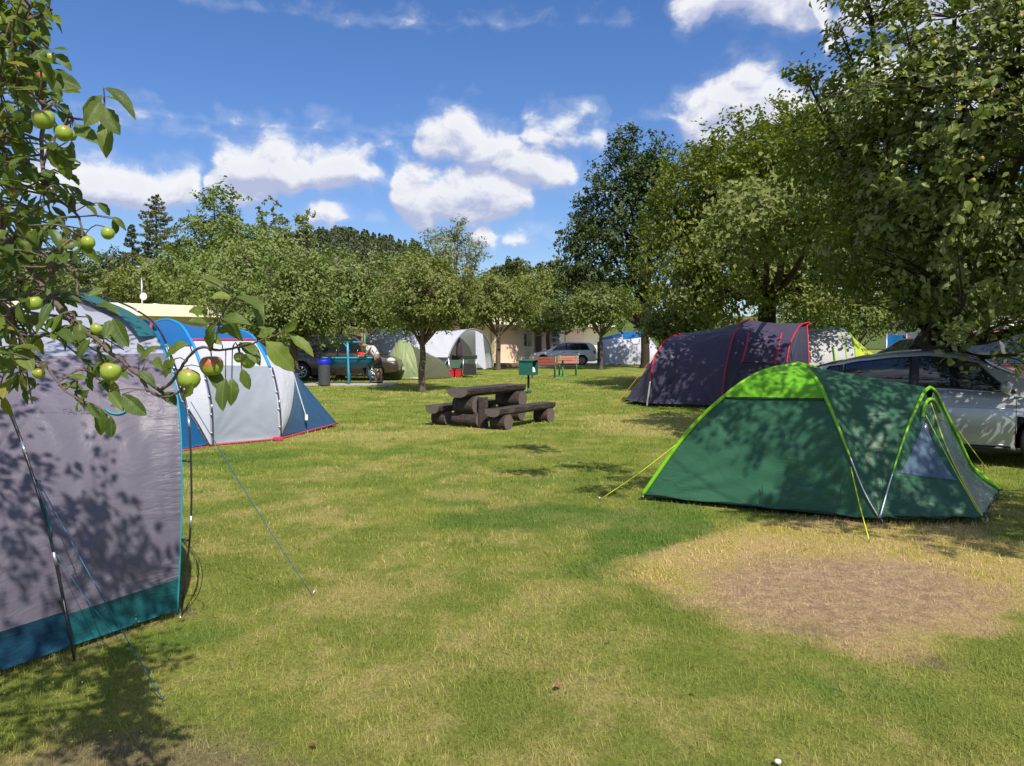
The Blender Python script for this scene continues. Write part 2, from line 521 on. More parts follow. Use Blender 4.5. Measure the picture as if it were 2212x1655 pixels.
# ------------------------------------------------------------------ ground
def ground_colour_group():
    """lawn colours by place: green, clover, straw, and the pale footprint of a tent that stood there before"""
    g = bpy.data.node_groups.new('lawn_colour', 'ShaderNodeTree')
    g.interface.new_socket('rnd', in_out='INPUT', socket_type='NodeSocketFloat')
    g.interface.new_socket('Color', in_out='OUTPUT', socket_type='NodeSocketColor')
    g.interface.new_socket('burn', in_out='OUTPUT', socket_type='NodeSocketFloat')
    b = NT(g)
    gi = b.n('NodeGroupInput'); go = b.n('NodeGroupOutput')
    P = b.n('ShaderNodeNewGeometry').outputs['Position']
    s = b.n('ShaderNodeSeparateXYZ', ins={0: P})
    P2 = b.n('ShaderNodeCombineXYZ', ins={0: s.outputs[0], 1: s.outputs[1]}).outputs[0]
    rnd = gi.outputs[0]
    wv = b.n('ShaderNodeSeparateXYZ', ins={0: b.noise(P2, 2.2, 4.0, 0.6, 0.0, out=1)})
    wx = b.m('ADD', s.outputs[0], b.m('MULTIPLY', b.m('SUBTRACT', wv.outputs[0], 0.5), 0.85))
    wy = b.m('ADD', s.outputs[1], b.m('MULTIPLY', b.m('SUBTRACT', wv.outputs[1], 0.5), 0.85))

    def sup(cx, cy, hx, hy, rot, p=4.0, soft=(0.45, 1.6)):
        x = b.m('SUBTRACT', wx, cx); y = b.m('SUBTRACT', wy, cy)
        c, s_ = math.cos(rot), math.sin(rot)
        u = b.m('ADD', b.m('MULTIPLY', x, c / hx), b.m('MULTIPLY', y, s_ / hx))
        v = b.m('ADD', b.m('MULTIPLY', x, -s_ / hy), b.m('MULTIPLY', y, c / hy))
        q = b.m('ADD', b.m('POWER', b.m('ABSOLUTE', u), p), b.m('POWER', b.m('ABSOLUTE', v), p))
        return b.m('SUBTRACT', 1.0, b.smooth(q, *soft))

    big = b.noise(P2, 0.42, 4.0, 0.6, 0.6)
    mid = b.noise(P2, 1.7, 5.0, 0.62, 0.5)
    fine = b.noise(P2, 11.0, 4.0, 0.65)
    tuft = b.noise(P2, 38.0, 3.0, 0.6)
    near = b.m('SUBTRACT', 1.0, b.smooth(s.outputs[1], 4.0, 11.0))
    green = b.mix(b.smooth(mid, 0.35, 0.65), (0.150, 0.205, 0.032, 1), (0.225, 0.262, 0.048, 1))
    green = b.mix(b.smooth(b.noise(P2, 0.9, 3.0, 0.5, 0.0), 0.55, 0.72), green, (0.105, 0.195, 0.028, 1))
    olive = (0.340, 0.300, 0.082, 1)
    straw = (0.480, 0.365, 0.175, 1)
    dry = b.m('ADD', b.m('MULTIPLY', b.smooth(b.m('ADD', b.m('MULTIPLY', big, 0.55), b.m('MULTIPLY', mid, 0.45)), 0.44, 0.60), 0.75), b.m('MULTIPLY', near, 0.26), clamp=True)
    col = b.mix(b.m('MULTIPLY', dry, 0.56), green, olive)
    stf = b.smooth(b.m('ADD', b.m('ADD', b.m('MULTIPLY', rnd, 0.30), b.m('MULTIPLY', fine, 0.5)), b.m('MULTIPLY', dry, 0.28)), 0.50, 0.75)
    col = b.mix(b.m('MULTIPLY', stf, 0.42), col, straw)
    # clover bands
    cl = b.m('MAXIMUM', sup(0.25, 6.9, 1.1, 0.5, 0.25, 2.0, (0.4, 1.3)), sup(-4.3, 10.3, 1.5, 0.6, 0.2, 2.0, (0.4, 1.3)))
    cl = b.m('MAXIMUM', cl, sup(1.15, 6.3, 0.45, 1.4, -0.45, 2.0, (0.4, 1.3)))
    cl = b.m('MAXIMUM', cl, sup(4.0, 4.4, 0.7, 1.5, -0.6, 2.0, (0.4, 1.3)))
    col = b.mix(b.m('MULTIPLY', cl, b.m('ADD', 0.25, b.m('MULTIPLY', tuft, 0.75))), col, (0.062, 0.150, 0.022, 1))
    # yellow-green footprints further off
    yl = b.m('MAXIMUM', sup(3.0, 14.6, 1.5, 1.9, 0.1, 4.0), sup(-3.0, 12.7, 2.2, 0.7, 0.1, 2.0, (0.3, 1.2)))
    yl = b.m('MAXIMUM', yl, b.m('MULTIPLY', sup(-1.0, 13.5, 1.6, 0.5, 0.3, 2.0, (0.3, 1.2)), 0.9))
    col = b.mix(b.m('MULTIPLY', yl, 0.65), col, b.mix(fine, (0.34, 0.33, 0.08, 1), (0.42, 0.34, 0.14, 1)))
    # the old pitch in front of the green tent
    pitch = b.m('MAXIMUM', sup(2.35, 5.35, 1.45, 1.15, R(38)), sup(3.05, 6.15, 0.95, 0.75, 0.0, 3.0))
    pc = b.mix(b.smooth(b.m('ADD', b.m('MULTIPLY', fine, 0.5), b.m('MULTIPLY', mid, 0.5)), 0.40, 0.60), (0.56, 0.39, 0.19, 1), (0.42, 0.36, 0.085, 1))
    col = b.mix(b.m('MULTIPLY', pitch, 0.9), col, pc)
    burn = sup(2.15, 4.85, 0.98, 0.80, R(25), 2.0, (0.25, 1.6))
    bc = b.mix(b.smooth(b.m('ADD', b.m('MULTIPLY', rnd, 0.3), b.m('MULTIPLY', fine, 0.7)), 0.35, 0.7), (0.29, 0.19, 0.135, 1), (0.58, 0.40, 0.25, 1))
    col = b.mix(b.m('MULTIPLY', burn, 0.82), col, bc)
    soil = b.m('MULTIPLY', b.smooth(b.noise(P2, 0.8, 5.0, 0.65, 0.4), 0.60, 0.70), near)
    soil = b.m('MAXIMUM', soil, sup(-1.35, 2.6, 0.75, 0.4, 0.0, 2.0, (0.3, 1.4)))
    col = b.mix(b.m('MULTIPLY', soil, 0.7), col, (0.24, 0.175, 0.115, 1))
    b.put(go.inputs[0], col)
    b.put(go.inputs[1], b.m('MAXIMUM', burn, b.m('MULTIPLY', soil, 0.8)))
    return g


LAWN = ground_colour_group()
m_ground, b = newmat('lawn_ground')
P = b.n('ShaderNodeNewGeometry').outputs['Position']
rn = b.noise(P, 90.0, 3.0, 0.7)
gc = b.n('ShaderNodeGroup', node_tree=LAWN, ins={0: rn}).outputs[0]
st = b.n('ShaderNodeMapping', ins={'Vector': P, 'Scale': (1.0, 0.55, 1.0)}).outputs[0]
bl = b.noise(st, 70.0, 6.0, 0.75)
sh = b.m('ADD', 0.62, b.m('MULTIPLY', b.smooth(bl, 0.3, 0.68), 0.62))
gc = b.mix(1.0, gc, b.n('ShaderNodeCombineColor', ins={0: sh, 1: sh, 2: sh}).outputs[0], blend='MULTIPLY')
hh = b.m('ADD', b.noise(P, 120.0, 5.0, 0.7), b.m('MULTIPLY', b.noise(P, 9.0, 3.0, 0.5), 1.2))
bp = b.n('ShaderNodeBump', ins={'Height': hh, 'Strength': 0.8, 'Distance': 0.03})
pr = b.n('ShaderNodeBsdfPrincipled', ins={'Base Color': gc, 'Roughness': 0.95, 'Specular IOR Level': 0.08, 'Normal': bp.outputs[0]})
b.n('ShaderNodeOutputMaterial', ins={0: pr.outputs[0]})

m_blade, b = newmat('grass_blade')
rnd = b.n('ShaderNodeAttribute', attribute_name='rnd').outputs['Fac']
gc = b.n('ShaderNodeGroup', node_tree=LAWN, ins={0: rnd}).outputs[0]
hsv = b.n('ShaderNodeHueSaturation', ins={'Hue': b.m('ADD', 0.485, b.m('MULTIPLY', rnd, 0.03)), 'Saturation': 0.97,
          'Value': b.m('ADD', 0.95, b.m('MULTIPLY', b.m('FRACT', b.m('MULTIPLY', rnd, 7.7)), 0.65)), 'Color': gc}).outputs[0]
pr = b.n('ShaderNodeBsdfPrincipled', ins={'Base Color': hsv, 'Roughness': 0.8, 'Specular IOR Level': 0.08})
tr = b.n('ShaderNodeBsdfTranslucent', ins={'Color': hsv})
b.n('ShaderNodeOutputMaterial', ins={0: b.n('ShaderNodeMixShader', ins={0: 0.3, 1: pr.outputs[0], 2: tr.outputs[0]}).outputs[0]})


def gz(x, y):
    return 0.0


def build_ground():
    # one sheet out to the horizon, finer near the camera
    rad = [0.0] + [0.6 * 1.155 ** k for k in range(58)]
    seg = 96
    V, F = [(0, 0, 0)], []
    for r in rad[1:]:
        for j in range(seg):
            a = 2 * math.pi * j / seg
            V.append((r * math.cos(a), r * math.sin(a), 0.012 * (mnoise.noise(Vector((r * math.cos(a) * 0.6, r * math.sin(a) * 0.6, 3))) if r < 40 else 0) - 0.012))
    me = bpy.data.meshes.new('ground')
    for j in range(seg):
        F.append((0, 1 + j, 1 + (j + 1) % seg))
    for k in range(len(rad) - 2):
        for j in range(seg):
            j2 = (j + 1) % seg
            F.append((1 + k * seg + j, 1 + (k + 1) * seg + j, 1 + (k + 1) * seg + j2, 1 + k * seg + j2))
    me.from_pydata(V, [], F)
    me.update()
    tag(link('ground', me, m_ground), 'mown campsite lawn with straw coloured patches', kind='structure')


build_ground()
rng = np.random.default_rng(11)


def build_grass():
    zones = [(1.9, 3.4, 6500, .034, .0030), (3.4, 5.0, 4200, .036, .0038), (5.0, 8.0, 1900, .038, .0060),
             (8.0, 13.0, 700, .042, .0100), (13.0, 21.0, 250, .048, .018), (21.0, 36.0, 60, .06, .034)]
    PV, PR = [], []
    for (y0, y1, dens, hgt, wid) in zones:
        xa = 0.74 * y1 + 0.3
        n = int(dens * (y1 - y0) * 2 * xa)
        x = rng.uniform(-xa, xa, n); y = rng.uniform(y0, y1, n)
        k = np.abs(x) < 0.74 * y + 0.3
        # clumps: keep more where a coarse pattern is high
        pat = np.sin(x * 7.3 + 1.3 * np.sin(y * 5.1)) * np.sin(y * 6.7 + 1.7 * np.sin(x * 4.3)) + 0.8 * np.sin(x * 23 + y * 3) * np.sin(y * 19 - x * 5)
        k &= rng.uniform(0, 1, n) < 0.62 + 0.22 * pat
        bu = ((x - 2.15) / 1.0) ** 2 + ((y - 4.8) / 0.8) ** 2
        k &= ~((bu < 1) & (rng.uniform(0, 1, n) < 0.35))
        x, y = x[k], y[k]; n = len(x); pat = pat[k]; bu = bu[k]
        h = .8 * hgt * rng.uniform(0.45, 1.35, n) * (1 + 0.22 * pat)
        long_ = rng.uniform(0, 1, n) < 0.008
        h = np.where(long_, h * 2.0, h)
        h = np.where(bu < 1.2, h * 0.6, h)
        w = wid * rng.uniform(0.6, 1.3, n)
        th = rng.uniform(0, 2 * math.pi, n)
        le = rng.uniform(0.15, 1.5, n)
        ld = th + rng.uniform(-0.9, 0.9, n)
        dx, dy = np.cos(ld), np.sin(ld)
        b0 = np.stack([x - np.sin(th) * w / 2, y + np.cos(th) * w / 2, np.full(n, -0.012)], 1)
        b1 = np.stack([x + np.sin(th) * w / 2, y - np.cos(th) * w / 2, np.full(n, -0.012)], 1)
        tp = np.stack([x + dx * le * h * .8, y + dy * le * h * .8, h * np.clip(1.15 - le * 0.5, .3, 1)], 1)
        PV.append(np.stack([b0, b1, tp], 1).reshape(-1, 3))
        PR.append(np.repeat(rng.uniform(0, 1, n), 3))
    V = np.concatenate(PV); F = np.arange(len(V)).reshape(-1, 3)
    o = link('grass', raw_mesh('grass', V, F, {'rnd': np.concatenate(PR)}), m_blade)
    tag(o, 'short mown grass blades, green with straw', 'grass', kind='stuff')


build_grass()

# gravel drive in front of the long building
M_GRAVEL = mat('pale_gravel', (0.42, 0.39, 0.34), 0.95, var=0.2, vscale=3, bump=0.5, bscale=40, spec=0.1)
mb = MB()
a0, a1 = Vector((-24, 34, 0)), Vector((16, 66, 0))
dirv = (a1 - a0).normalized(); nrm = Vector((dirv.y, -dirv.x, 0))
P = []
for k in range(21):
    p = a0.lerp(a1, k / 20)
    wob = 0.35 * math.sin(k * 1.7)
    P.append([p + nrm * (6.6 + wob) + Vector((0, 0, .006)), p + nrm * 3 + Vector((0, 0, .006)), p + Vector((0, 0, .006))])
mb.grid(P, sm=False)
tag(mb.build('gravel_drive', M_GRAVEL), 'pale gravel drive along the cream building', kind='structure')

# ------------------------------------------------------------------ hills and the far wood
M_HILL = mat('hill_meadow', (0.085, 0.115, 0.035), 0.95, var=0.3, vscale=0.03, spec=0.05)


def hill_z(x, y):
    px = CX + FPX * x / y
    def bump(c, w, h): return h * math.exp(-((px - c) / w) ** 2)
    r1 = bump(770, 190, 1.0) + bump(520, 260, 0.75) + bump(910, 90, 0.35) + bump(0, 400, .6)
    t1 = math.exp(-((y - 400) / 130) ** 2)
    r2 = 0.35 + bump(1130, 130, 0.25) + bump(1400, 500, .3)
    t2 = math.exp(-((y - 230) / 60) ** 2)
    return 33 * r1 * t1 + 15 * r2 * t2


mb = MB()
P = []
for i in range(70):
    y = 130 * (1.028 ** i)
    P.append([Vector((y * (CXp - CX) / FPX, y, hill_z(y * (CXp - CX) / FPX, y) - 0.3)) for CXp in range(-900, 3200, 60)])
mb.grid(P)
tag(mb.build('hill', M_HILL), 'low wooded ridge behind the campsite', kind='structure')


def quads_from(C, L, W, D, N, fold=0.25, rg=rng):
    """leaf kites: centre C, length L, width W, axis D, normal N; returns verts (n*4,3), tris"""
    n = len(C)
    S = np.cross(N, D)
    S /= np.linalg.norm(S, axis=1, keepdims=True) + 1e-9
    L = L[:, None]; W = W[:, None]
    base = C - D * L * .5
    tip = C + D * L * .5 - N * L * .10
    mid = C - D * L * .06
    a = mid + S * W * .5 + N * W * fold
    c = mid - S * W * .5 + N * W * fold
    V = np.stack([base, a, tip, c], 1).reshape(-1, 3)
    i = np.arange(n)[:, None] * 4
    F = np.concatenate([i + np.array([[0, 1, 2]]), i + np.array([[0, 2, 3]])], 1).reshape(-1, 3)
    return V, F


def unit(n, rg):
    v = rg.normal(size=(n, 3))
    return v / (np.linalg.norm(v, axis=1, keepdims=True) + 1e-9)


def leaves_at(C, out, size, rg, droop=0.35, upb=0.55, wid=0.6, base=None):
    n = len(C)
    if base is None:
        N = out * 0.35 + unit(n, rg) * 0.75 + np.array([[0, 0, upb]])
    else:
        N = base + unit(n, rg) * 0.55
    N /= np.linalg.norm(N, axis=1, keepdims=True)
    D = unit(n, rg) + out * 0.4 - np.array([[0, 0, droop]])
    D -= N * np.sum(D * N, 1, keepdims=True)
    D /= np.linalg.norm(D, axis=1, keepdims=True) + 1e-9
    L = size * rg.uniform(0.65, 1.25, n)
    return quads_from(C, L, L * wid * rg.uniform(.8, 1.15, n), D, N, rg=rg)


def far_wood():
    rg = np.random.default_rng(5)
    Vs, Fs, Rs = [], [], []
    off = 0
    tb = MB()
    for k in range(1900):
        if k < 1350:
            px = rg.uniform(560, 1060); y = rg.uniform(275, 400); con = rg.uniform() < 0.75
        else:
            px = rg.uniform(-500, 560); y = rg.uniform(300, 420); con = rg.uniform() < 0.6
        if px > 1000 and y > 390: continue
        x = y * (px - CX) / FPX
        z0 = hill_z(x, y) - .3
        h = rg.uniform(9, 14) if con else rg.uniform(7, 11)
        y0_ = y
        if 890 < px < 930: h *= 1.25
        n = 150
        t = rg.uniform(0.22, 1, n) ** 0.8
        if con:
            rad = h * 0.20 * (1.12 - t) * rg.uniform(.3, 1, n)
        else:
            rad = h * 0.33 * np.sqrt(np.clip(1 - (2 * t - 1.15) ** 2, .02, 1)) * rg.uniform(.5, 1, n)
        a = rg.uniform(0, 2 * math.pi, n)
        C = np.stack([x + rad * np.cos(a), y + rad * np.sin(a), z0 + t * h], 1)
        out = np.stack([np.cos(a), np.sin(a), np.full(n, .4)], 1)
        V, F = leaves_at(C, out, 1.15, rg, wid=.8)
        Vs.append(V); Fs.append(F + off); off += len(V)
        Rs.append(np.repeat(np.clip(rg.uniform() * .7 + rg.uniform(0, .3, n), 0, 1), 4))
        if rg.uniform() < 0.25 and y < 345:
            tb.tube([(x, y, z0), (x, y, z0 + h * .85)], [.28, .12], 4, cap=False)
    o = link('far_wood', raw_mesh('far_wood', np.concatenate(Vs), np.concatenate(Fs), {'rnd': np.concatenate(Rs)}), LF_FARC)
    tag(o, 'dark conifer wood along the distant ridge', 'wood', kind='stuff')
    t = tb.build('trunks', mat('pine_bark_far', (0.22, 0.15, 0.10), 0.9), o)
    tag(t, kind='stuff')


far_wood()


# ------------------------------------------------------------------ trees
def lobes_auto(c, r, n, seed, k=0.52):
    rg = np.random.default_rng(seed)
    c = Vector(c); r = Vector(r)
    L = [(c, r * 0.62)]
    for i in range(n):
        d = Vector(unit(1, rg)[0])
        d.z = d.z * 0.8 + .1
        p = Vector((c.x + d.x * r.x * .68, c.y + d.y * r.y * .68, c.z + d.z * r.z * .68))
        s = rg.uniform(.24, .56) * k / .5
        L.append((p, Vector((r.x * s, r.y * s, r.z * s))))
    return L


def tree(name, label, cat, base, h_fork, r0, lobes, nclus, per, size, lmat, seed, cr=0.35, group=None, bark=None,
         limbs=True, twigfrac=.3, gap=0.0, wid=.6, lean=(0, 0), fine=0, droop=.35, clip=None, upb=.55, limbk=.55, nsplit=0, inner=.25):
    rg = np.random.default_rng(seed)
    bark = bark or M_BARK
    t = thing(name, label, cat, base, group=group)
    B = Vector(base)
    # crown clusters
    vol = np.array([(l[1].x * l[1].y * l[1].z) ** (2 / 3) for l in lobes])
    cnt = np.maximum((vol / vol.sum() * nclus).astype(int), 9)
    pick = np.repeat(np.arange(len(lobes)), cnt); nclus = len(pick)
    d = unit(nclus, rg)
    rr = np.where(rg.uniform(size=nclus) < inner, rg.uniform(.2, .8, nclus), np.clip(1 + rg.normal(-.08, .15, nclus), .5, 1.32))
    LC = np.array([[*l[0]] for l in lobes]); LR = np.array([[*l[1]] for l in lobes])
    C = LC[pick] + d * LR[pick] * rr[:, None]
    if gap > 0:
        gn = np.array([mnoise.noise(Vector(c) * (1.1 / max(cr, .01) * .35)) for c in C])
        keep = gn > (-0.30 + gap)
        C, d = C[keep], d[keep]
    keep = C[:, 2] > 0.35
    if clip is not None: keep &= clip(C)
    C, d = C[keep], d[keep]
    n = len(C)
    cen = LC.mean(0)
    out = (C - cen); out /= np.linalg.norm(out, axis=1, keepdims=True) + 1e-9
    # leaves of each cluster spread along a short twig pointing outward
    tw = out * .6 + unit(n, rg) * .7; tw /= np.linalg.norm(tw, axis=1, keepdims=True)
    I = np.repeat(np.arange(n), per)
    s = rg.uniform(-1, 1, len(I))
    P = C[I] + tw[I] * (s * cr)[:, None] + rg.normal(0, cr * .27, (len(I), 3)) * np.array([1, 1, .75])
    crnd = rg.uniform(0, 1, n)
    if cr > .15: pass
    rnd = np.clip(crnd[I] * .65 + rg.uniform(0, .35, len(I)), 0, 1)
    nb_ = out * .45 + unit(n, rg) * .5 + np.array([[0, 0, .38]])
    V, F = leaves_at(P, out[I], size, rg, wid=wid, droop=droop, upb=upb, base=nb_[I])
    cro = MB()
    # trunk and limbs
    fork = B + Vector((lean[0], lean[1], h_fork))
    tp = [B + Vector((0, 0, -.15)), B + Vector((0, 0, .04)), B.lerp(fork, .35) + Vector((rg.normal(0, .03), rg.normal(0, .03), 0)), B.lerp(fork, .7) + Vector((rg.normal(0, .05), rg.normal(0, .05), 0)), fork]
    tk = MB().tube(crv(tp, 14), [r0 * (1.35 if i < 1 else 1.25 if i < 2 else 1.05 - .25 * i / 14) for i in range(15)], 12)
    ends = []
    if limbs:
        for (lc, lr) in lobes:
            mid = fork.lerp(lc, .45) + Vector((rg.normal(0, .1), rg.normal(0, .1), -.12 * (lc - fork).length * .5))
            pts = crv([fork + Vector((0, 0, -.12)), mid, lc, lc + (lc - fork).normalized() * lr.x * .35], 10)
            rr_ = r0 * limbk * min(1, (lr.x / lobes[0][1].x) + .2)
            tk.tube(pts, [rr_ * (1 - .85 * i / 10) for i in range(11)], 7)
            ends.append(np.array([[*p] for p in pts]))
    trunk = link('trunk', tk.mesh('trunk'), bark)
    if ends and twigfrac > 0:
        E = np.concatenate(ends)
        nt = int(n * twigfrac)
        for ci in rg.choice(n, min(nt, n), replace=False):
            c = C[ci]
            j = np.argmin(((E - c) ** 2).sum(1) + np.maximum(0, E[:, 2] - c[2]) * .3)
            a = Vector(E[j]); e = Vector(c + tw[ci] * cr)
            m_ = a.lerp(e, .5) + Vector((0, 0, .08 * (e - a).length))
            w = min(.03, .008 + .006 * (e - a).length) * (size / .08) ** .3
            cro.tube([a, m_, e], [w, w * .7, w * .25], 3, cap=False)
    for o_, nm in ((trunk, 'trunk'),):
        o_.parent = t; o_.matrix_parent_inverse = Matrix.Translation(-B)
    if cro.v:
        tg = link('twigs', cro.mesh('twigs'), bark); tg.parent = t; tg.matrix_parent_inverse = Matrix.Translation(-B)
        tag(tg, kind='stuff')
    single = []
    if fine:
        # the leaves that show largest, each a leaf of its own
        ctr = P
        dist = np.linalg.norm(ctr - np.array([0, 0, EYE]), axis=1)
        px = CX + FPX * ctr[:, 0] / ctr[:, 1]; py = HOR - FPX * (ctr[:, 2] - EYE) / ctr[:, 1]
        vis = (px > 0) & (px < 2212) & (py > 0) & (py < 1655)
        order = np.argsort(np.where(vis, dist, 1e9))[:fine]
        lm = leaf_mesh('leaf', 1.0, wid * 1.0, 0.15, 4)
        lm.materials.append(fine_mat_for[lmat.name])
        mask = np.ones(len(P), bool); mask[order] = False
        for oi in order:
            v = V[oi * 4:oi * 4 + 4]
            dvec = Vector(v[2] - v[0]); L_ = dvec.length
            nv = Vector(np.cross(v[1] - v[0], v[3] - v[0]))
            single.append(place_leaf(lm, Vector(v[0]), dvec, -nv if nv.z < 0 else nv, L_, t, B))
        F = F.reshape(-1, 2, 3)[mask].reshape(-1, 3)
    lv = link('leaves', raw_mesh('leaves', V, F, {'rnd': np.repeat(rnd, 4)}), lmat)
    lv.parent = t; lv.matrix_parent_inverse = Matrix.Translation(-B)
    tag(lv, kind='stuff')
    return t, C


def leaf_mesh(name, L, W, bend, nu=6):
    """a leaf with a pointed oval outline, folded at the midrib and arched; base at the origin, tip along +X"""
    mb = MB()
    P = []
    jr = random.Random(name + str(bend) + str(W))
    prof = [0.03, .38, .66, .86, .97, 1.0, .96, .85, .66, .40, .02] if nu >= 6 else [0.05, .85, 1.0, .6, .02]
    n = len(prof)
    for i in range(n):
        t = i / (n - 1)
        w = prof[i] * W / 2
        z = -bend * L * t * t
        if nu >= 6 and 0 < i < n - 1:
            wa, wb = w * jr.uniform(.88, 1.08), w * jr.uniform(.88, 1.08)
            fa, fb = jr.uniform(.2, .5), jr.uniform(.2, .5)
            sk = .05 * math.sin(t * 3.1) * (1 if bend > .2 else -1)
            P.append([Vector((L * t, -wa + sk, z + wa * fa)), Vector((L * t, -wa * .5 + sk, z + wa * fa * .6)), Vector((L * t, sk, z)), Vector((L * t, wb * .5 + sk, z + wb * fb * .6)), Vector((L * t, wb + sk, z + wb * fb))])
        elif nu >= 6:
            P.append([Vector((L * t, -w, z)), Vector((L * t, -w * .5, z)), Vector((L * t, 0, z)), Vector((L * t, w * .5, z)), Vector((L * t, w, z))])
        else:
            P.append([Vector((L * t, -w, z + abs(w) * .35)), Vector((L * t, 0, z)), Vector((L * t, w, z + abs(w) * .35))])
    mb.grid(P)
    return mb.mesh(name)


def place_leaf(me, base, dvec, nvec, L, parent, B=Vector((0, 0, 0)), roll=None):
    x = dvec.normalized()
    z = (nvec - x * nvec.dot(x))
    z = z.normalized() if z.length > 1e-6 else x.orthogonal().normalized()
    y = z.cross(x)
    M = Matrix((x, y, z)).transposed().to_4x4()
    M = Matrix.Translation(base) @ M @ Matrix.Diagonal((L, L, L, 1))
    o = bpy.data.objects.new('leaf', me)
    COL.objects.link(o)
    o.parent = parent
    o.matrix_parent_inverse = Matrix.Translation(-B)
    o.matrix_basis = M
    return o


LF_NEAR_R = leafmat('leaf_apple_right', (0.065, 0.110, 0.028), (0.180, 0.235, 0.055), (0.24, 0.27, 0.13), obj_random=True, rough=.36, trans=.28)
fine_mat_for = {'leaf_apple': LF_NEAR_R}


def apple_mesh(name='apple'):
    mb = MB()
    prof = [(0.001, -.40), (.16, -.455), (.30, -.42), (.43, -.26), (.50, -.02), (.49, .18), (.38, .37), (.22, .43), (.10, .39), (.001, .30)]
    mb.lathe(prof, 14)
    return mb.mesh(name)


def apple_mat(name, red):
    m_, b = newmat(name)
    tc = b.n('ShaderNodeTexCoord').outputs['Object']
    s = b.n('ShaderNodeSeparateXYZ', ins={0: tc})
    nz = b.noise(tc, 3.0, 5.0, 0.6, 0.4)
    gcol = b.mix(nz, (0.17, 0.27, 0.03, 1), (0.34, 0.42, 0.06, 1))
    gcol = b.mix(b.m('MULTIPLY', b.smooth(b.noise(tc, 14.0, 4.0, .7), .62, .72), .6), gcol, (0.16, 0.11, 0.05, 1))
    blush = b.smooth(b.m('ADD', b.m('ADD', s.outputs[2], b.m('MULTIPLY', s.outputs[0], .7)), b.m('MULTIPLY', nz, .6)), .62 - red, 1.0 - red)
    gcol = b.mix(b.m('MULTIPLY', blush, .85), gcol, (0.40, 0.085, 0.05, 1))
    gcol = b.mix(b.smooth(s.outputs[2], .36, .40), gcol, (.16, .14, .03, 1))
    pr = b.n('ShaderNodeBsdfPrincipled', ins={'Base Color': gcol, 'Roughness': .28, 'Specular IOR Level': .5, 'Subsurface Weight': .0})
    b.n('ShaderNodeOutputMaterial', ins={0: pr.outputs[0]})
    return m_


M_AP_G = apple_mat('apple_green', -.06)
M_AP_R = apple_mat('apple_blush', .2)
AP_G = apple_mesh('apple_green'); AP_G.materials.append(M_AP_G)
AP_R = apple_mesh('apple_blush'); AP_R.materials.append(M_AP_R)


def put_apple(p, dia, red, parent, B, rg=random):
    o = bpy.data.objects.new('apple', AP_R if red else AP_G)
    COL.objects.link(o)
    o.parent = parent
    o.matrix_parent_inverse = Matrix.Translation(-B)
    o.location = p
    o.scale = (dia, dia, dia * .95)
    o.rotation_euler = (rg.uniform(-.5, .5), rg.uniform(-.5, .5), rg.uniform(-2.2, -.4))
    return o


def scr(C):
    return CX + FPX * C[:, 0] / C[:, 1], HOR - FPX * (C[:, 2] - EYE) / C[:, 1]


def XY(px, Y): return (Y * (px - CX) / FPX, Y)


def T(name, label, cat, px, Y, top, bot, w, n, size, lm, seed, **kw):
    kw.setdefault('gap', .1); n = int(n * 1.0); size *= 1.1; kw['nl'] = kw.get('nl', 9) + 4
    """tree at depth Y whose crown spans pixel rows top..bot and w pixels across"""
    x, _ = XY(px, Y)
    zt = EYE + (HOR - top) / FPX * Y; zb = EYE + (HOR - bot) / FPX * Y
    cx = kw.pop('cx', px); x2 = XY(cx, Y)[0]
    rx = w / 2 / FPX * Y
    nl = kw.pop('nl', 9)
    dep = kw.pop('dep', 1.0)
    c = Vector((x2, Y, (zt + zb) / 2)); r = Vector((rx, rx * dep, (zt - zb) / 2))
    lobes = kw.pop('lobes', None) or lobes_auto(c, r, nl, seed)
    per = kw.pop('per', 14)
    fk = kw.pop('fork', max(.6, zb * .8))
    return tree(name, label, cat, (x, Y, 0), fk, kw.pop('r0', .1 + .012 * zt), lobes, n, per, size, lm, seed, cr=kw.pop('cr', rx * .16), **kw)


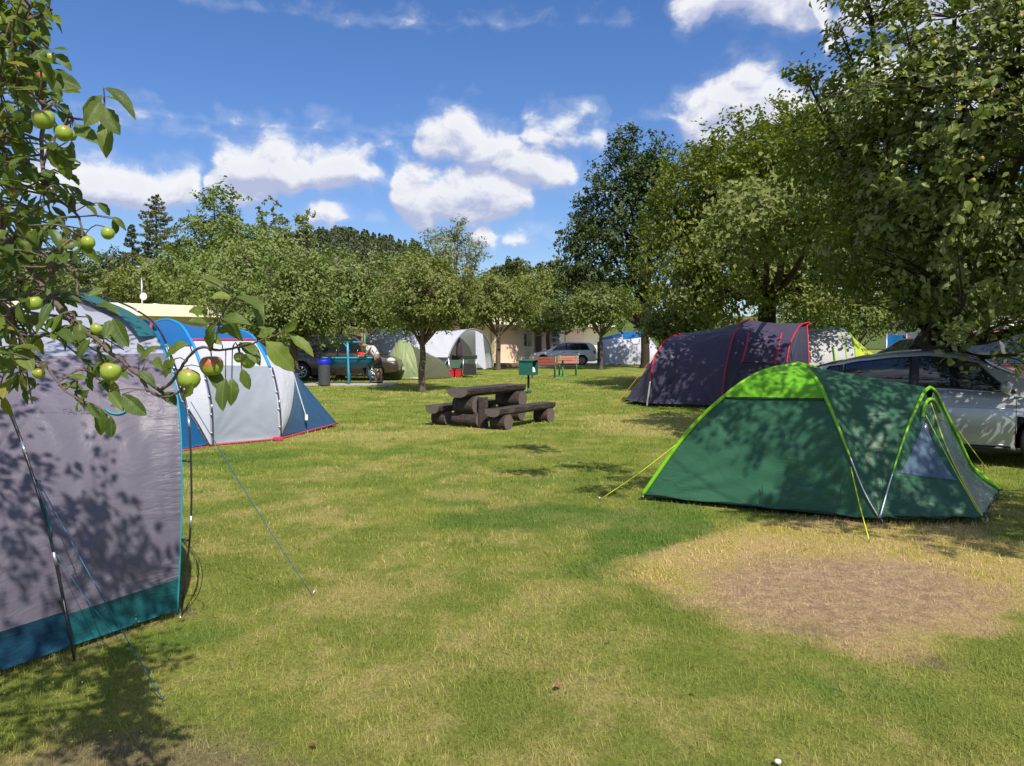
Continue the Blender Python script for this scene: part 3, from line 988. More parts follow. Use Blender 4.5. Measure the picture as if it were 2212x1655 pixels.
def conifer(name, label, px, Y, top, w, bot, lm, seed, n=420, size=.22, group=None):
    rg = np.random.default_rng(seed)
    x, _ = XY(px, Y)
    zt = EYE + (HOR - top) / FPX * Y; zb = max(.3, EYE + (HOR - bot) / FPX * Y)
    rx = w / 2 / FPX * Y
    B = Vector((x, Y, 0))
    t = thing(name, label, 'tree', B, group=group)
    tk = MB().tube([B, B + Vector((0, 0, zt * .6)), B + Vector((0, 0, zt))], [.16, .09, .02], 8)
    Vs = []; C = []; O = []
    nb = int((zt - zb) * 15)
    for i in range(nb):
        t_ = (i + rg.uniform(0, 1)) / nb
        z = zb + (zt - zb) * t_
        L = rx * (1 - t_) ** .8 * rg.uniform(.7, 1.12) + .12
        a = rg.uniform(0, 2 * math.pi)
        d = np.array([math.cos(a), math.sin(a), 0])
        m = int(12 + L * 40)
        s = rg.uniform(.15, 1, m)
        side = np.array([-d[1], d[0], 0])
        wd = (1 - s) * L * .35 + .06
        p = np.array([x, Y, z]) + d * (s * L)[:, None] + side * (rg.uniform(-1, 1, m) * wd)[:, None]
        p[:, 2] += -.22 * L * s + .30 * L * s ** 3 * (t_ > .3) + rg.normal(0, .04, m)
        C.append(p); O.append(np.tile(d, (m, 1)))
        tk.tube([(x, Y, z), tuple(np.array([x, Y, z]) + d * L * .8 + np.array([0, 0, -.12 * L]))], [.025, .008], 3, cap=False)
    C = np.concatenate(C); O = np.concatenate(O)
    V, F = leaves_at(C, O, size, rg, wid=.38, droop=.5)
    rnd = np.repeat(rg.uniform(0, 1, len(C)), 4)
    for o in (link('trunk', tk.mesh('trunk'), M_BARKD), tag(link('leaves', raw_mesh('needles', V, F, {'rnd': rnd}), lm), kind='stuff')):
        o.parent = t; o.matrix_parent_inverse = Matrix.Translation(-B)
    t.children[-1].name = 'needles'
    return t


# --- far and middle distance
conifer('spruce_tree', 'tall yellow-green spruce rising behind the antenna mast', 345, 52, 425, 240, 670, LF_CON, 21)
conifer('spruce_tree', 'small dark spruce left of the tall yellow-green one', 292, 62, 488, 90, 650, LF_COND, 22)
conifer('spruce_tree', 'wide yellowish spruce low behind the white roof edge', 395, 46, 520, 190, 665, LF_CON, 23)
conifer('spruce_tree', 'dark spruce at the far left behind the apple leaves', 150, 56, 500, 200, 660, LF_COND, 24)
T('pear_tree', 'tall loose crowned tree with thin top left of the birches', 'tree', 470, 45, 408, 690, 190, 900, .21, LF_ORCH, 31, nl=12, gap=.12, cx=468,
  lobes=[(Vector((*XY(470, 45), EYE + (HOR - y) / FPX * 45)), Vector((r, r, r * 1.15))) for y, r in ((430, .75), (470, 1.25), (520, 1.9), (575, 2.4), (640, 2.6))]
  + [(Vector((*XY(425, 45), EYE + (HOR - 500) / FPX * 45)), Vector((.8, .8, .9))), (Vector((*XY(530, 45), EYE + (HOR - 500) / FPX * 45)), Vector((.8, .8, 1.0))), (Vector((*XY(510, 45), EYE + (HOR - 440) / FPX * 45)), Vector((.5, .5, .9)))])
T('orchard_tree', 'dense green tree between the spruces and the pear tree, over the cream roof', 'tree', 400, 40, 545, 700, 190, 900, .17, LF_ORCH, 131, nl=10, cr=.4, fork=2.6)
T('hazel_bush', 'round green bush top right of the grey tent ridge behind the antenna', 'bush', 300, 50, 560, 690, 190, 800, .2, LF_LIME, 132, nl=9)
T('hazel_bush', 'dark leafy mass directly left of the small dark spruce', 'bush', 235, 66, 530, 690, 150, 700, .25, LF_DARK, 133, nl=9)
T('birch_tree', 'slim pale birch top, left one of the pair', 'tree', 592, 78, 438, 640, 78, 330, .30, LF_PALE, 32, dep=1, gap=.1, nl=7)
T('birch_tree', 'slim pale birch top, right one of the pair', 'tree', 645, 78, 430, 640, 84, 380, .30, LF_PALE, 33, gap=.1, nl=7)
T('orchard_tree', 'tall leafy tree just left of the pair of birches', 'tree', 545, 42, 480, 640, 150, 700, .18, LF_ORCH, 134, nl=9, cr=.38, gap=.14)
T('orchard_tree', 'leafy tree behind the pale green dome tent', 'tree', 850, 43, 585, 728, 200, 900, .16, LF_ORCH, 135, nl=9, cr=.34, fork=2.4)
T('orchard_tree', 'leafy tree before the cream wall, right of the young apple tree', 'tree', 1000, 46, 592, 726, 190, 900, .16, LF_LIME, 136, nl=9, cr=.34, fork=2.4)
T('orchard_tree', 'leafy tree above the silver estate car', 'tree', 1185, 52, 640, 722, 190, 800, .17, LF_ORCH, 137, nl=9, cr=.36, fork=2.6)
T('orchard_tree', 'broad leafy tree below the pair of birches', 'tree', 560, 36, 520, 748, 330, 1350, .165, LF_ORCH, 34, nl=12, cr=.38)
T('orchard_tree', 'leafy tree hanging over the roof of the brown van', 'tree', 635, 27.5, 555, 762, 240, 1300, .125, LF_ORCH, 35, nl=12, cr=.32, fork=1.7, cx=652)
T('orchard_tree', 'leafy tree behind the person washing up', 'tree', 735, 33, 540, 738, 290, 1500, .135, LF_ORCH, 36, nl=12, cr=.36, fork=2.2, cx=770)
T('apple_tree', 'young apple tree with its grey trunk bare to head height', 'tree', 912, 23.8, 528, 722, 245, 1900, .092, LF_LIME, 37, nl=12, cr=.24, fork=1.55, r0=.105, cx=925, twigfrac=.5, bark=M_BARK, gap=.1)
T('willow_tree', 'pale feathery tree top above the young apple tree', 'tree', 985, 37, 470, 650, 150, 620, .14, LF_PALE, 38, gap=.16, nl=10, wid=.35)
T('orchard_tree', 'small leafy tree in front of the cream building', 'tree', 1076, 41, 590, 728, 185, 1000, .14, LF_LIME, 39, nl=9, cr=.3, fork=1.9, r0=.14, twigfrac=.5, cx=1083)
T('orchard_tree', 'small round tree before the white and blue tent', 'tree', 1298, 42, 608, 730, 175, 1000, .14, LF_ORCH, 40, nl=9, cr=.28, fork=1.9, r0=.11, twigfrac=.5, cx=1303)
T('hazel_bush', 'dark green bush behind the grey roofed building at left', 'bush', 215, 60, 545, 690, 170, 620, .22, LF_APPLE, 41, nl=9)
T('hazel_bush', 'dark bush at the left edge behind the apple branch', 'bush', 60, 50, 540, 700, 200, 620, .2, LF_APPLE, 42, nl=9)
T('ash_tree', 'round blue-green tree on the horizon left of the tall oak', 'tree', 1125, 170, 552, 625, 76, 420, .6, LF_FAR, 43, nl=8)
T('ash_tree', 'brownish green tree on the horizon beside the tall oak', 'tree', 1190, 160, 556, 640, 76, 420, .6, LF_FAR, 44, nl=8)
T('ash_tree', 'dark low tree between the ridge wood and the round horizon tree', 'tree', 1075, 200, 578, 620, 60, 260, .6, LF_FAR, 45, nl=6)
T('hedge', 'long pale green hedge rising behind the small trees', 'hedge', 1130, 95, 582, 680, 330, 1500, .36, LF_LIME, 46, nl=14, dep=.3, limbs=False, twigfrac=0)
T('hedge', 'leafy hedge in front of the grey glasshouse roof', 'hedge', 1190, 62, 652, 705, 190, 620, .22, LF_ORCH, 47, nl=9, dep=.3, limbs=False, twigfrac=0)
T('elder_bush', 'leafy bush between the tall oak and the purple tent', 'bush', 1478, 29, 632, 762, 170, 950, .12, LF_LIME, 48, nl=9, fork=.6)
T('elder_bush', 'wide green bush behind the grey and lime tent', 'bush', 1815, 33, 628, 740, 330, 1500, .13, LF_ORCH, 49, nl=13, fork=.6, dep=.5)
T('maple_tree', 'dark tree far behind the hanging apple twigs', 'tree', 2120, 34, 380, 680, 420, 1300, .2, LF_DARK, 50, nl=12)
T('oak_tree', 'tall dark green oak standing against the sky', 'tree', 1393, 44, 282, 700, 270, 2300, .20, LF_DARK, 51, fork=2.4, r0=.26, cx=1335, cr=.42, gap=.06, twigfrac=.25, bark=M_BARKD,
  lobes=[(Vector((*XY(px_, 44), EYE + (HOR - y) / FPX * 44)), Vector((r, r, r * k))) for px_, y, r, k in
   ((1240, 520, 1.0, 1), (1230, 600, .9, 1), (1350, 345, 1.1, 1.3), (1330, 400, 1.7, 1), (1410, 335, .8, 1.2), (1290, 440, 1.3, 1), (1330, 480, 2.2, 1), (1265, 500, 1.2, 1), (1400, 450, 1.8, 1.1),
    (1300, 560, 2.3, 1), (1255, 570, 1.0, 1), (1390, 560, 2.0, 1), (1290, 630, 1.7, 1), (1370, 640, 1.9, .9), (1440, 520, 1.5, 1), (1420, 380, 1.3, 1), (1362, 310, .5, 1.4), (1375, 390, 1.5, 1.2))])
P_ = lambda px_, y, Y: Vector((*XY(px_, Y), EYE + (HOR - y) / FPX * Y))
tree('plum_tree', 'huge spreading yellow-green fruit tree behind the purple tent', 'tree', (*XY(1655, 24.5), 0), 3.3, .32,
     [(P_(px_, y, Y), Vector((r, r, r * .85))) for px_, y, Y, r in
      ((1520, 400, 24, 1.5), (1470, 470, 24.5, 1.3), (1600, 350, 24.5, 1.4), (1700, 330, 25, 1.7), (1560, 480, 23.5, 1.9), (1480, 570, 23.5, 1.4), (1660, 440, 23.5, 2.2),
       (1780, 400, 24, 2.0), (1620, 560, 23, 1.8), (1560, 640, 22.5, 1.0), (1500, 620, 22.5, 1.0), (1740, 560, 23, 1.8), (1850, 480, 24, 2.0), (1650, 480, 16.6, 1.0),
       (1800, 600, 22, 1.2), (1560, 420, 26.5, 2.0), (1760, 400, 27, 2.2), (1700, 450, 15.6, 1.0), (1790, 420, 15.0, .9), (1600, 500, 17.5, .9), (1620, 560, 21, 1.1), (1900, 560, 23, 1.6))],
     5200, 17, .15, LF_LIME, 52, cr=.38, twigfrac=.22, gap=.12, inner=.16, bark=M_BARKD)


def right_apple():
    lob = [(P_(px_, y, Y), Vector((r, r, r * k))) for px_, y, Y, r, k in
           ((1860, 40, 10.5, .7, 1), (1950, 150, 9.5, .7, 1), (1840, 190, 11, .75, .7), (1900, 290, 10.5, 1.0, .8), (2060, 260, 9, .95, 1), (2170, 140, 8.5, .6, 1),
            (1780, 300, 12.5, .8, .6), (1860, 390, 12, 1.2, .8), (1990, 400, 10.5, 1.3, 1), (2120, 420, 9.5, 1.2, 1), (2200, 330, 8.5, 1.2, 1), (1960, 530, 12, 1.2, .9),
            (2080, 560, 10.5, 1.1, .9), (2190, 560, 9.5, 1.0, 1), (1880, 560, 13, .9, .7), (2300, 300, 9.5, 1.0, 1.1), (2340, 480, 12, 1.5, 1),
            (2180, 640, 10.5, .6, .8), (2260, 690, 9.0, .6, .8), (1725, 175, 11, .16, .5), (1745, 215, 11, .14, .9), (2075, 660, 9.0, .26, .9), (2100, 725, 8.6, .24, .7), (2075, 780, 8.4, .2, .8), (2120, 790, 8.3, .17, .6), (2095, 835, 8.2, .1, .6), (2160, 700, 9.0, .26, .8), (2195, 765, 8.6, .2, .8), (2045, 640, 10.0, .35, .7), (1985, 640, 11, .3, .6), (2040, 30, 12, .7, 1), (2190, -10, 9, .8, 1))]
    # the part of the crown above and to the right of the picture
    lob += [(Vector(c), Vector(r)) for c, r in (((6.6, 9.0, 6.4), (1.8, 1.8, 1.0)),)]
    t, C = tree('apple_tree', 'big old apple tree with dark forked trunk overhanging the silver saloon', 'tree', (7.6, 13.8, 0), 1.95, .25, lob, 4700, 16, .105, LF_APPLE, 61,
                cr=.24, twigfrac=.4, gap=.20, fine=300, inner=.18, bark=M_BARKD)
    rg = random.Random(4)
    px, py = scr(C)
    vis = [i for i in range(len(C)) if 1750 < px[i] < 2200 and 20 < py[i] < 640 and C[i][1] < 12]
    rg.shuffle(vis)
    vis.sort(key=lambda i: C[i][1] + rg.uniform(0, 2.0))
    for i in vis[:30]:
        put_apple(Vector(C[i]) + Vector((0, -.22, -.05)), rg.uniform(.045, .062), rg.random() < .6, t, Vector((7.6, 13.8, 0)), rg)
    return t


right_apple()


def overhead_apple():
    """neighbouring apple tree right of the photographer: its boughs pass over the top edge of the view"""
    lob = [(Vector(c), Vector(r)) for c, r in (((3.0, 5.0, 4.45), (.62, .5, .26)), ((3.9, 4.6, 4.3), (.6, .5, .3)), ((2.5, 5.7, 4.95), (.45, .4, .2)), ((4.5, 5.3, 4.6), (.7, .6, .35)),
        ((5.2, 4.4, 4.2), (.8, .7, .5)), ((3.4, 5.4, 4.75), (.5, .4, .22)), ((5.8, 5.6, 4.9), (.8, .7, .5)), ((6.3, 3.6, 4.6), (1.1, 1.0, .7)), ((7.3, 3.0, 4.0), (1.1, 1.0, .8)),
        ((3.9, 3.7, 4.2), (.6, .5, .3)), ((5.2, 3.0, 4.4), (.9, .8, .5)), ((2.2, 4.7, 4.3), (.3, .3, .14)), ((1.6, 5.6, 4.75), (.3, .3, .14)), ((1.9, 7.0, 5.5), (.4, .4, .16)))]
    tree('apple_tree', 'apple tree beside the camera whose leaf tips hang into the top right edge', 'tree', (6.4, 2.6, 0), 2.2, .17, lob, 2400, 13, .080, LF_APPLE, 71, limbk=.1,
         cr=.13, twigfrac=.5, gap=.08, inner=.3, bark=M_BARKD)


overhead_apple()

# ------------------------------------------------------------------ tents
def apex_i(c):
    return max(range(len(c)), key=lambda i: c[i].z)


def part_of(c, a, b_, n=24):
    """piece of a hoop between ('n', z) near-side height, ('f', z) far-side height or a plain 0..1 fraction"""
    k = apex_i(c)

    def idx(s):
        if not isinstance(s, tuple):
            return s * (len(c) - 1)
        side, z = s
        if side == 'n':
            if z >= c[k].z: return float(k)
            for i in range(k):
                if c[i].z <= z <= c[i + 1].z:
                    return i + (z - c[i].z) / max(1e-6, c[i + 1].z - c[i].z)
            return 0.0
        if z >= c[k].z: return float(k)
        for i in range(k, len(c) - 1):
            if c[i].z >= z >= c[i + 1].z:
                return i + (c[i].z - z) / max(1e-6, c[i].z - c[i + 1].z)
        return float(len(c) - 1)
    i0, i1 = idx(a), idx(b_)
    out = []
    for j in range(n + 1):
        t = i0 + (i1 - i0) * j / n
        i = min(int(t), len(c) - 2)
        out.append(c[i].lerp(c[i + 1], t - i))
    return out


def panel(name, cA, cB, m_, parent, sag=.04, inside=None, nv=22, wr=.006, seed=0, zmin=.02, lift=0.0, label=None, bulge=0.0):
    """cloth stretched between two curves, sagging inward in the middle, with tension folds from the corners"""
    n = len(cA)
    P = [[cA[i].lerp(cB[i], j / nv) for j in range(nv + 1)] for i in range(n)]
    cen = inside if inside is not None else Vector((0, 0, 0))
    out = []
    diag = (P[0][0] - P[-1][-1]).length
    for i in range(n):
        row = []
        for j in range(nv + 1):
            p = P[i][j]
            du = P[min(i + 1, n - 1)][j] - P[max(i - 1, 0)][j]
            dv = P[i][min(j + 1, nv)] - P[i][max(j - 1, 0)]
            nn = du.cross(dv)
            nn = nn.normalized() if nn.length > 1e-9 else Vector((0, 0, 1))
            if nn.dot(p - cen) < 0: nn = -nn
            u, v = i / (n - 1), j / nv
            w = math.sin(math.pi * u) ** .6 * math.sin(math.pi * v) ** .8 if 0 < u < 1 and 0 < v < 1 else 0
            # folds radiating from the four corners
            f = 0
            for k, (a, b_) in enumerate(((0, 0), (0, 1), (1, 0), (1, 1))):
                du_, dv_ = u - a, v - b_
                r = math.hypot(du_, dv_)
                if r < 1e-6: continue
                an = math.atan2(dv_, du_)
                f += math.sin(an * 17 + seed * 3 + k * 2.1 + 1.5 * mnoise.noise(Vector((an * 3, seed, k)))) * math.exp(-r * 3.2) * min(1, r * 8) * (1.6 if a == 0 else .8)
            f += .8 * mnoise.noise(Vector((u * 4 + seed, v * 7, seed)))
            q = p + nn * (-sag * w + bulge * w + wr * f * min(1, w * 2.5) + lift)
            if q.z < zmin: q.z = zmin
            row.append(q)
        out.append(row)
    o = MB().grid(out).build(name, m_, parent)
    if label: o['label'] = label
    return o, out


def strip(name, c, width_vec, m_, parent, r=None):
    """thin flat tape lying on the cloth along a curve"""
    mb = MB()
    mb.tube(c, r or .012, 6)
    return mb.build(name, m_, parent)


def guy(parent, a, b_, m_, r=.0022, peg=True, sag=.02):
    a, b_ = Vector(a), Vector(b_)
    mid = a.lerp(b_, .5) + Vector((0, 0, -sag))
    o = MB().tube(crv([a, mid, b_], 8), r, 5).build('guy_line', m_, parent)
    if peg:
        d = (a - b_); d.z = 0
        d = d.normalized() if d.length > 1e-6 else Vector((0, 1, 0))
        p = MB().tube([b_ + Vector((0, 0, -.03)) + d * .02, b_ + Vector((0, 0, .035)) - d * .02], max(.003, r * 1.1), 6).build('peg', M_STEEL, parent)
    return o


def pole(parent, c, r=.006, m_=None, ferr=True, name='pole'):
    o = MB().tube(c, r, 6).build(name, m_ or M_POLE, parent)
    if ferr:
        L = sum((c[i + 1] - c[i]).length for i in range(len(c) - 1))
        k = int(L / .55)
        for j in range(1, k):
            i = int(j / k * (len(c) - 1))
            d = (c[i + 1] - c[i]).normalized()
            MB().tube([c[i] - d * .035, c[i] + d * .035], r * 1.35, 8).build('ferrule', M_ALU, o)
    return o


def offset(c, cen, d):
    return [p + ((p - cen) * Vector((1, 1, .6))).normalized() * d if False else p + Vector(((p - cen).x, (p - cen).y, (p - cen).z)).normalized() * d for p in c]


def hoop(F, perp, W, Hh, n=60, lean=Vector((0, 0, 0)), e=.8):
    F = Vector(F); perp = Vector(perp).normalized()
    out = []
    for i in range(n + 1):
        th = math.pi * i / n
        z = Hh * math.sin(th) ** e if 0 < i < n else 0
        out.append(F + perp * (W * (1 - math.cos(th)) / 2) + Vector((0, 0, z)) + lean * (z / Hh))
    return resample(out, n)


M_STEEL = mat('steel', (0.55, 0.56, 0.57), 0.3, metal=1.0, var=.1)
M_ALU = mat('aluminium_ferrule', (0.62, 0.63, 0.65), 0.35, metal=.9, var=.1)
M_POLE = mat('black_fibreglass', (0.018, 0.017, 0.022), 0.32, var=.1)
M_GREY = fabric('tent_grey', srgb(107, 102, 117), crease=1.0, cscale=2.6, rough=.42)
M_GREYL = fabric('tent_light_grey', srgb(172, 177, 192), crease=.6, cscale=3, trans=.25)
M_TEAL = fabric('tent_teal', srgb(16, 92, 98), crease=.7, cscale=4)
M_TEALD = fabric('tent_dark_teal', srgb(12, 62, 88), crease=.9, cscale=4)
M_TEALC = mat('teal_tape', srgb(30, 135, 150), .6)
M_ROPEB = mat('blue_rope', srgb(40, 95, 130), .7)
M_PINK = mat('pink_tape', srgb(195, 45, 85), .6)
M_BLUE = fabric('tent_blue', srgb(8, 98, 165), crease=.5, cscale=3, trans=.22)
M_BLUED = fabric('tent_deep_blue', srgb(8, 84, 134), crease=.5, cscale=3, trans=.12)
M_CYAN = mat('cyan_sleeve', srgb(20, 130, 185), .6)
M_WHITE = fabric('tent_white', srgb(206, 209, 222), crease=.45, cscale=3, trans=.3)
M_DOORG = fabric('tent_door_grey', srgb(152, 160, 174), crease=.5, cscale=2.2, trans=.2)
M_PURP = fabric('tent_purple_grey', srgb(66, 60, 84), crease=1.3, cscale=1.4, rough=.38, trans=.1)
M_PURPD = fabric('tent_dark_inner', srgb(48, 46, 66), crease=.9, cscale=2, trans=.05)
M_RED = mat('red_tape', srgb(180, 30, 55), .6)
M_SILV = fabric('tent_silver_grey', srgb(170, 170, 170), crease=.5, cscale=2, trans=.1)
M_LIMEF = fabric('tent_lime_fabric', srgb(205, 220, 70), crease=.5, cscale=2, trans=.35)
M_GREEN = fabric('tent_green', srgb(42, 88, 64), crease=.7, cscale=2.6, trans=.05, rough=.42, var=.06)
M_GREEN2 = fabric('tent_green_end', srgb(44, 90, 68), crease=1.0, cscale=3.4, trans=.08, rough=.42, var=.08)
M_LIME = fabric('tent_lime', srgb(100, 168, 22), crease=.5, cscale=3, trans=.12)
M_LIMET = mat('lime_sleeve', srgb(116, 178, 14), .55, var=.08)
M_ROPEY = mat('yellow_rope', srgb(205, 222, 10), .6)
M_BLACK = mat('near_black', (0.02, 0.022, 0.022), .5)
M_GLASSPVC, b = newmat('pvc_window')
pr = b.n('ShaderNodeBsdfPrincipled', ins={'Base Color': (.10, .15, .22, 1), 'Roughness': .10, 'Specular IOR Level': .8,
     'Normal': b.n('ShaderNodeBump', ins={'Height': b.noise(b.n('ShaderNodeTexCoord').outputs['Object'], 14.0, 3.0, .5, 1.0), 'Strength': .5, 'Distance': .02}).outputs[0]})
b.n('ShaderNodeOutputMaterial', ins={0: b.n('ShaderNodeMixShader', ins={0: .75, 1: b.n('ShaderNodeBsdfTransparent').outputs[0], 2: pr.outputs[0]}).outputs[0]})
UPZ = Vector((0, 0, 1))


def surf_text(body, grid_out, iu, jv, size, m_, parent, name='lettering', mirror=False, dz=.004):
    p = grid_out[iu][jv]
    ux = (grid_out[iu][min(jv + 2, len(grid_out[0]) - 1)] - grid_out[iu][max(jv - 2, 0)]).normalized()
    if ux.x < 0: ux = -ux
    uz = (grid_out[min(iu + 2, len(grid_out) - 1)][jv] - grid_out[max(iu - 2, 0)][jv]).normalized()
    if uz.z < 0: uz = -uz
    nn = ux.cross(uz).normalized()
    uz = nn.cross(ux)
    M = Matrix((ux, uz, nn)).transposed().to_4x4()
    cu = bpy.data.curves.new(name, 'FONT')
    cu.body = body; cu.size = size; cu.align_x = 'CENTER'; cu.align_y = 'CENTER'; cu.extrude = .0006
    tmp = bpy.data.objects.new('tmp', cu)
    me = bpy.data.meshes.new_from_object(tmp)
    bpy.data.objects.remove(tmp)
    me.materials.clear()
    o = link(name, me, m_, parent)
    o.matrix_basis = Matrix.Translation(p + nn * dz) @ M
    return o, p, ux, uz, nn


def big_tent():
    t = thing('family_tent', 'large grey and teal family tent with black outside poles, nearest at left', 'tent')
    ax = Vector((.48, .83, 0)).normalized(); pp = Vector((-.83, .48, 0)).normalized()
    cR = crv([H(383, 1328, 4.40), H(391, 1150, 4.40), H(393, 1000, 4.44), H(386, 880, 4.53), H(366, 790, 4.70), H(322, 705, 5.0), H(240, 657, 5.40), H(150, 643, 5.72),
              Vector((-3.85, 5.75, 1.45)), Vector((-4.25, 5.85, .03))], 90)
    c1 = crv([H(160, 1408, 3.88), H(122, 1200, 3.84), H(85, 1060, 3.89), H(42, 930, 3.99), H(-2, 835, 4.12), H(-80, 750, 4.35), H(-210, 690, 4.8),
              Vector((-4.75, 4.95, 1.45)), Vector((-4.95, 5.0, .03))], 90)
    c0 = [p + ax * -1.7 for p in c1]
    cen = Vector((-3.2, 4.6, .8))
    zs, zl = .19, 1.50
    bays = [(c1, cR, 1), (c0, c1, 2)]
    for (a, b_, sd) in bays:
        panel('mud_flap', part_of(a, 0.0, ('n', zs), 8), part_of(b_, 0.0, ('n', zs + .02), 8), M_TEAL if sd == 1 else M_TEALD, t, .02, cen, wr=.012, seed=sd)
        o, g_ = panel('side_wall', part_of(a, ('n', zs), ('n', zl), 44), part_of(b_, ('n', zs + .02), ('n', zl + .02), 44), M_GREY, t, .05, cen, nv=44, wr=.012, seed=sd)
        if sd == 1:
            gw = g_
        panel('roof', part_of(a, ('n', zl), ('f', .9), 40), part_of(b_, ('n', zl + .02), ('f', .9), 40), M_GREYL, t, .08, cen, wr=.008, seed=sd + 4)
        panel('far_wall', part_of(a, ('f', .9), 1.0, 10), part_of(b_, ('f', .9), 1.0, 10), M_GREY, t, .03, cen, seed=sd + 6)
    # teal band over the top beside the right hoop
    cI = [p - ax * .13 for p in cR]
    panel('roof_band', part_of(cI, ('n', 1.62), ('f', 1.2), 40), part_of(cR, ('n', 1.62), ('f', 1.2), 40), M_TEAL, t, 0, cen, nv=4, wr=0, lift=.006)
    strip('seam', part_of(cR, 0.0, ('n', 1.62), 40), None, M_TEALC, t, .006)
    # end wall
    k = apex_i(cR)
    near = part_of(cR, 0.0, k / 90, 30); far_ = part_of(cR, 1.0, k / 90, 30)
    panel('end_wall', near, far_, M_GREY, t, .10, cen, wr=.01)
    # outside poles
    oR = [p + Vector((.052, .004, 0)) * min(1, max(0.25, (2.1 - p.z))) + Vector((0, 0, .03 if p.z > 1.5 else 0)) for p in cR]
    oR = [H(390, 1343, 4.38)] + oR[3:]
    pole(t, crv(oR[::6], 90), .0062)
    o1 = [H(165, 1448, 3.76), H(143, 1330, 3.74)] + [p + Vector((.03, -.06, .0)) for p in part_of(c1, .06, 1.0, 14)]
    pole(t, crv(o1, 90), .0066)
    for p in (H(390, 1346, 4.37), H(165, 1450, 3.75)):
        MB().lathe([(0.001, .0), (.028, .0), (.03, .008), (.012, .014), (.008, .04), (.001, .042)], 12, p + Vector((0, 0, .001))).build('pole_foot', M_STEEL, t)
        MB().tube([p + Vector((.01, 0, .03)), p + Vector((.05, -.02, .015)), p + Vector((.055, -.02, -.02))], .0035, 6).build('peg', M_STEEL, t)
    for (a, b_) in ((H(394, 995, 4.44), H(411, 997, 4.44)), (H(392, 1165, 4.40), H(409, 1167, 4.40)), (H(70, 1035, 3.92), H(86, 1040, 3.86)), (H(110, 1192, 3.85), H(122, 1196, 3.80))):
        MB().tube([a, b_], .006, 6).build('clip', M_POLE, t)
    # teal tab at the guy attachment
    MB().grid([[H(83, 1075, 3.86), H(92, 1075, 3.83)], [H(88, 1150, 3.86), H(112, 1140, 3.82)], [H(96, 1200, 3.86), H(104, 1196, 3.83)]]).build('guy_tab', M_TEALC, t)
    guy(t, H(78, 1030, 3.84), G(352, 1512), M_ROPEB, .0024)
    guy(t, H(110, 1180, 3.8), H(255, 1380, 3.68), M_ROPEB, .0016, peg=False)
    guy(t, H(412, 868, 4.5), G(674, 1286), M_ROPEB, .0026)
    MB().tube([H(143, 1330, 3.8), H(112, 1265, 3.86), H(113, 1200, 3.85)], .004, 5).build('pole_strap', M_POLE, t)
    # rope loop hanging off the right pole
    MB().tube(crv([H(409, 1178, 4.38), H(432, 1215, 4.36), H(437, 1250, 4.35), H(425, 1290, 4.34), H(398, 1322, 4.36)], 16), .0022, 5).build('cord_loop', M_POLE, t)
    # printed lettering and ring on the wall
    M_PRT = mat('grey_print', srgb(72, 70, 96), .7)
    def cell(px, py):
        best = min(((abs(CX + FPX * q.x / q.y - px) + abs(HOR - FPX * (q.z - EYE) / q.y - py), i, j) for i, r_ in enumerate(gw) for j, q in enumerate(r_)))
        return best[1], best[2]
    i, j = cell(172, 894)
    surf_text('FAMILY', gw, i, j, .052, M_PRT, t)
    i, j = cell(248, 882)
    _, p, ux, uz, nn = surf_text('4.1', gw, i, j, .05, M_PRT, t)
    pts = [p + nn * .005 + ux * (.062 * math.cos(a)) + uz * (.062 * math.sin(a)) for a in [R(200 + q * 10) for q in range(26)]]
    MB().tube(pts, .007, 6).build('printed_ring', M_TEALC, t)


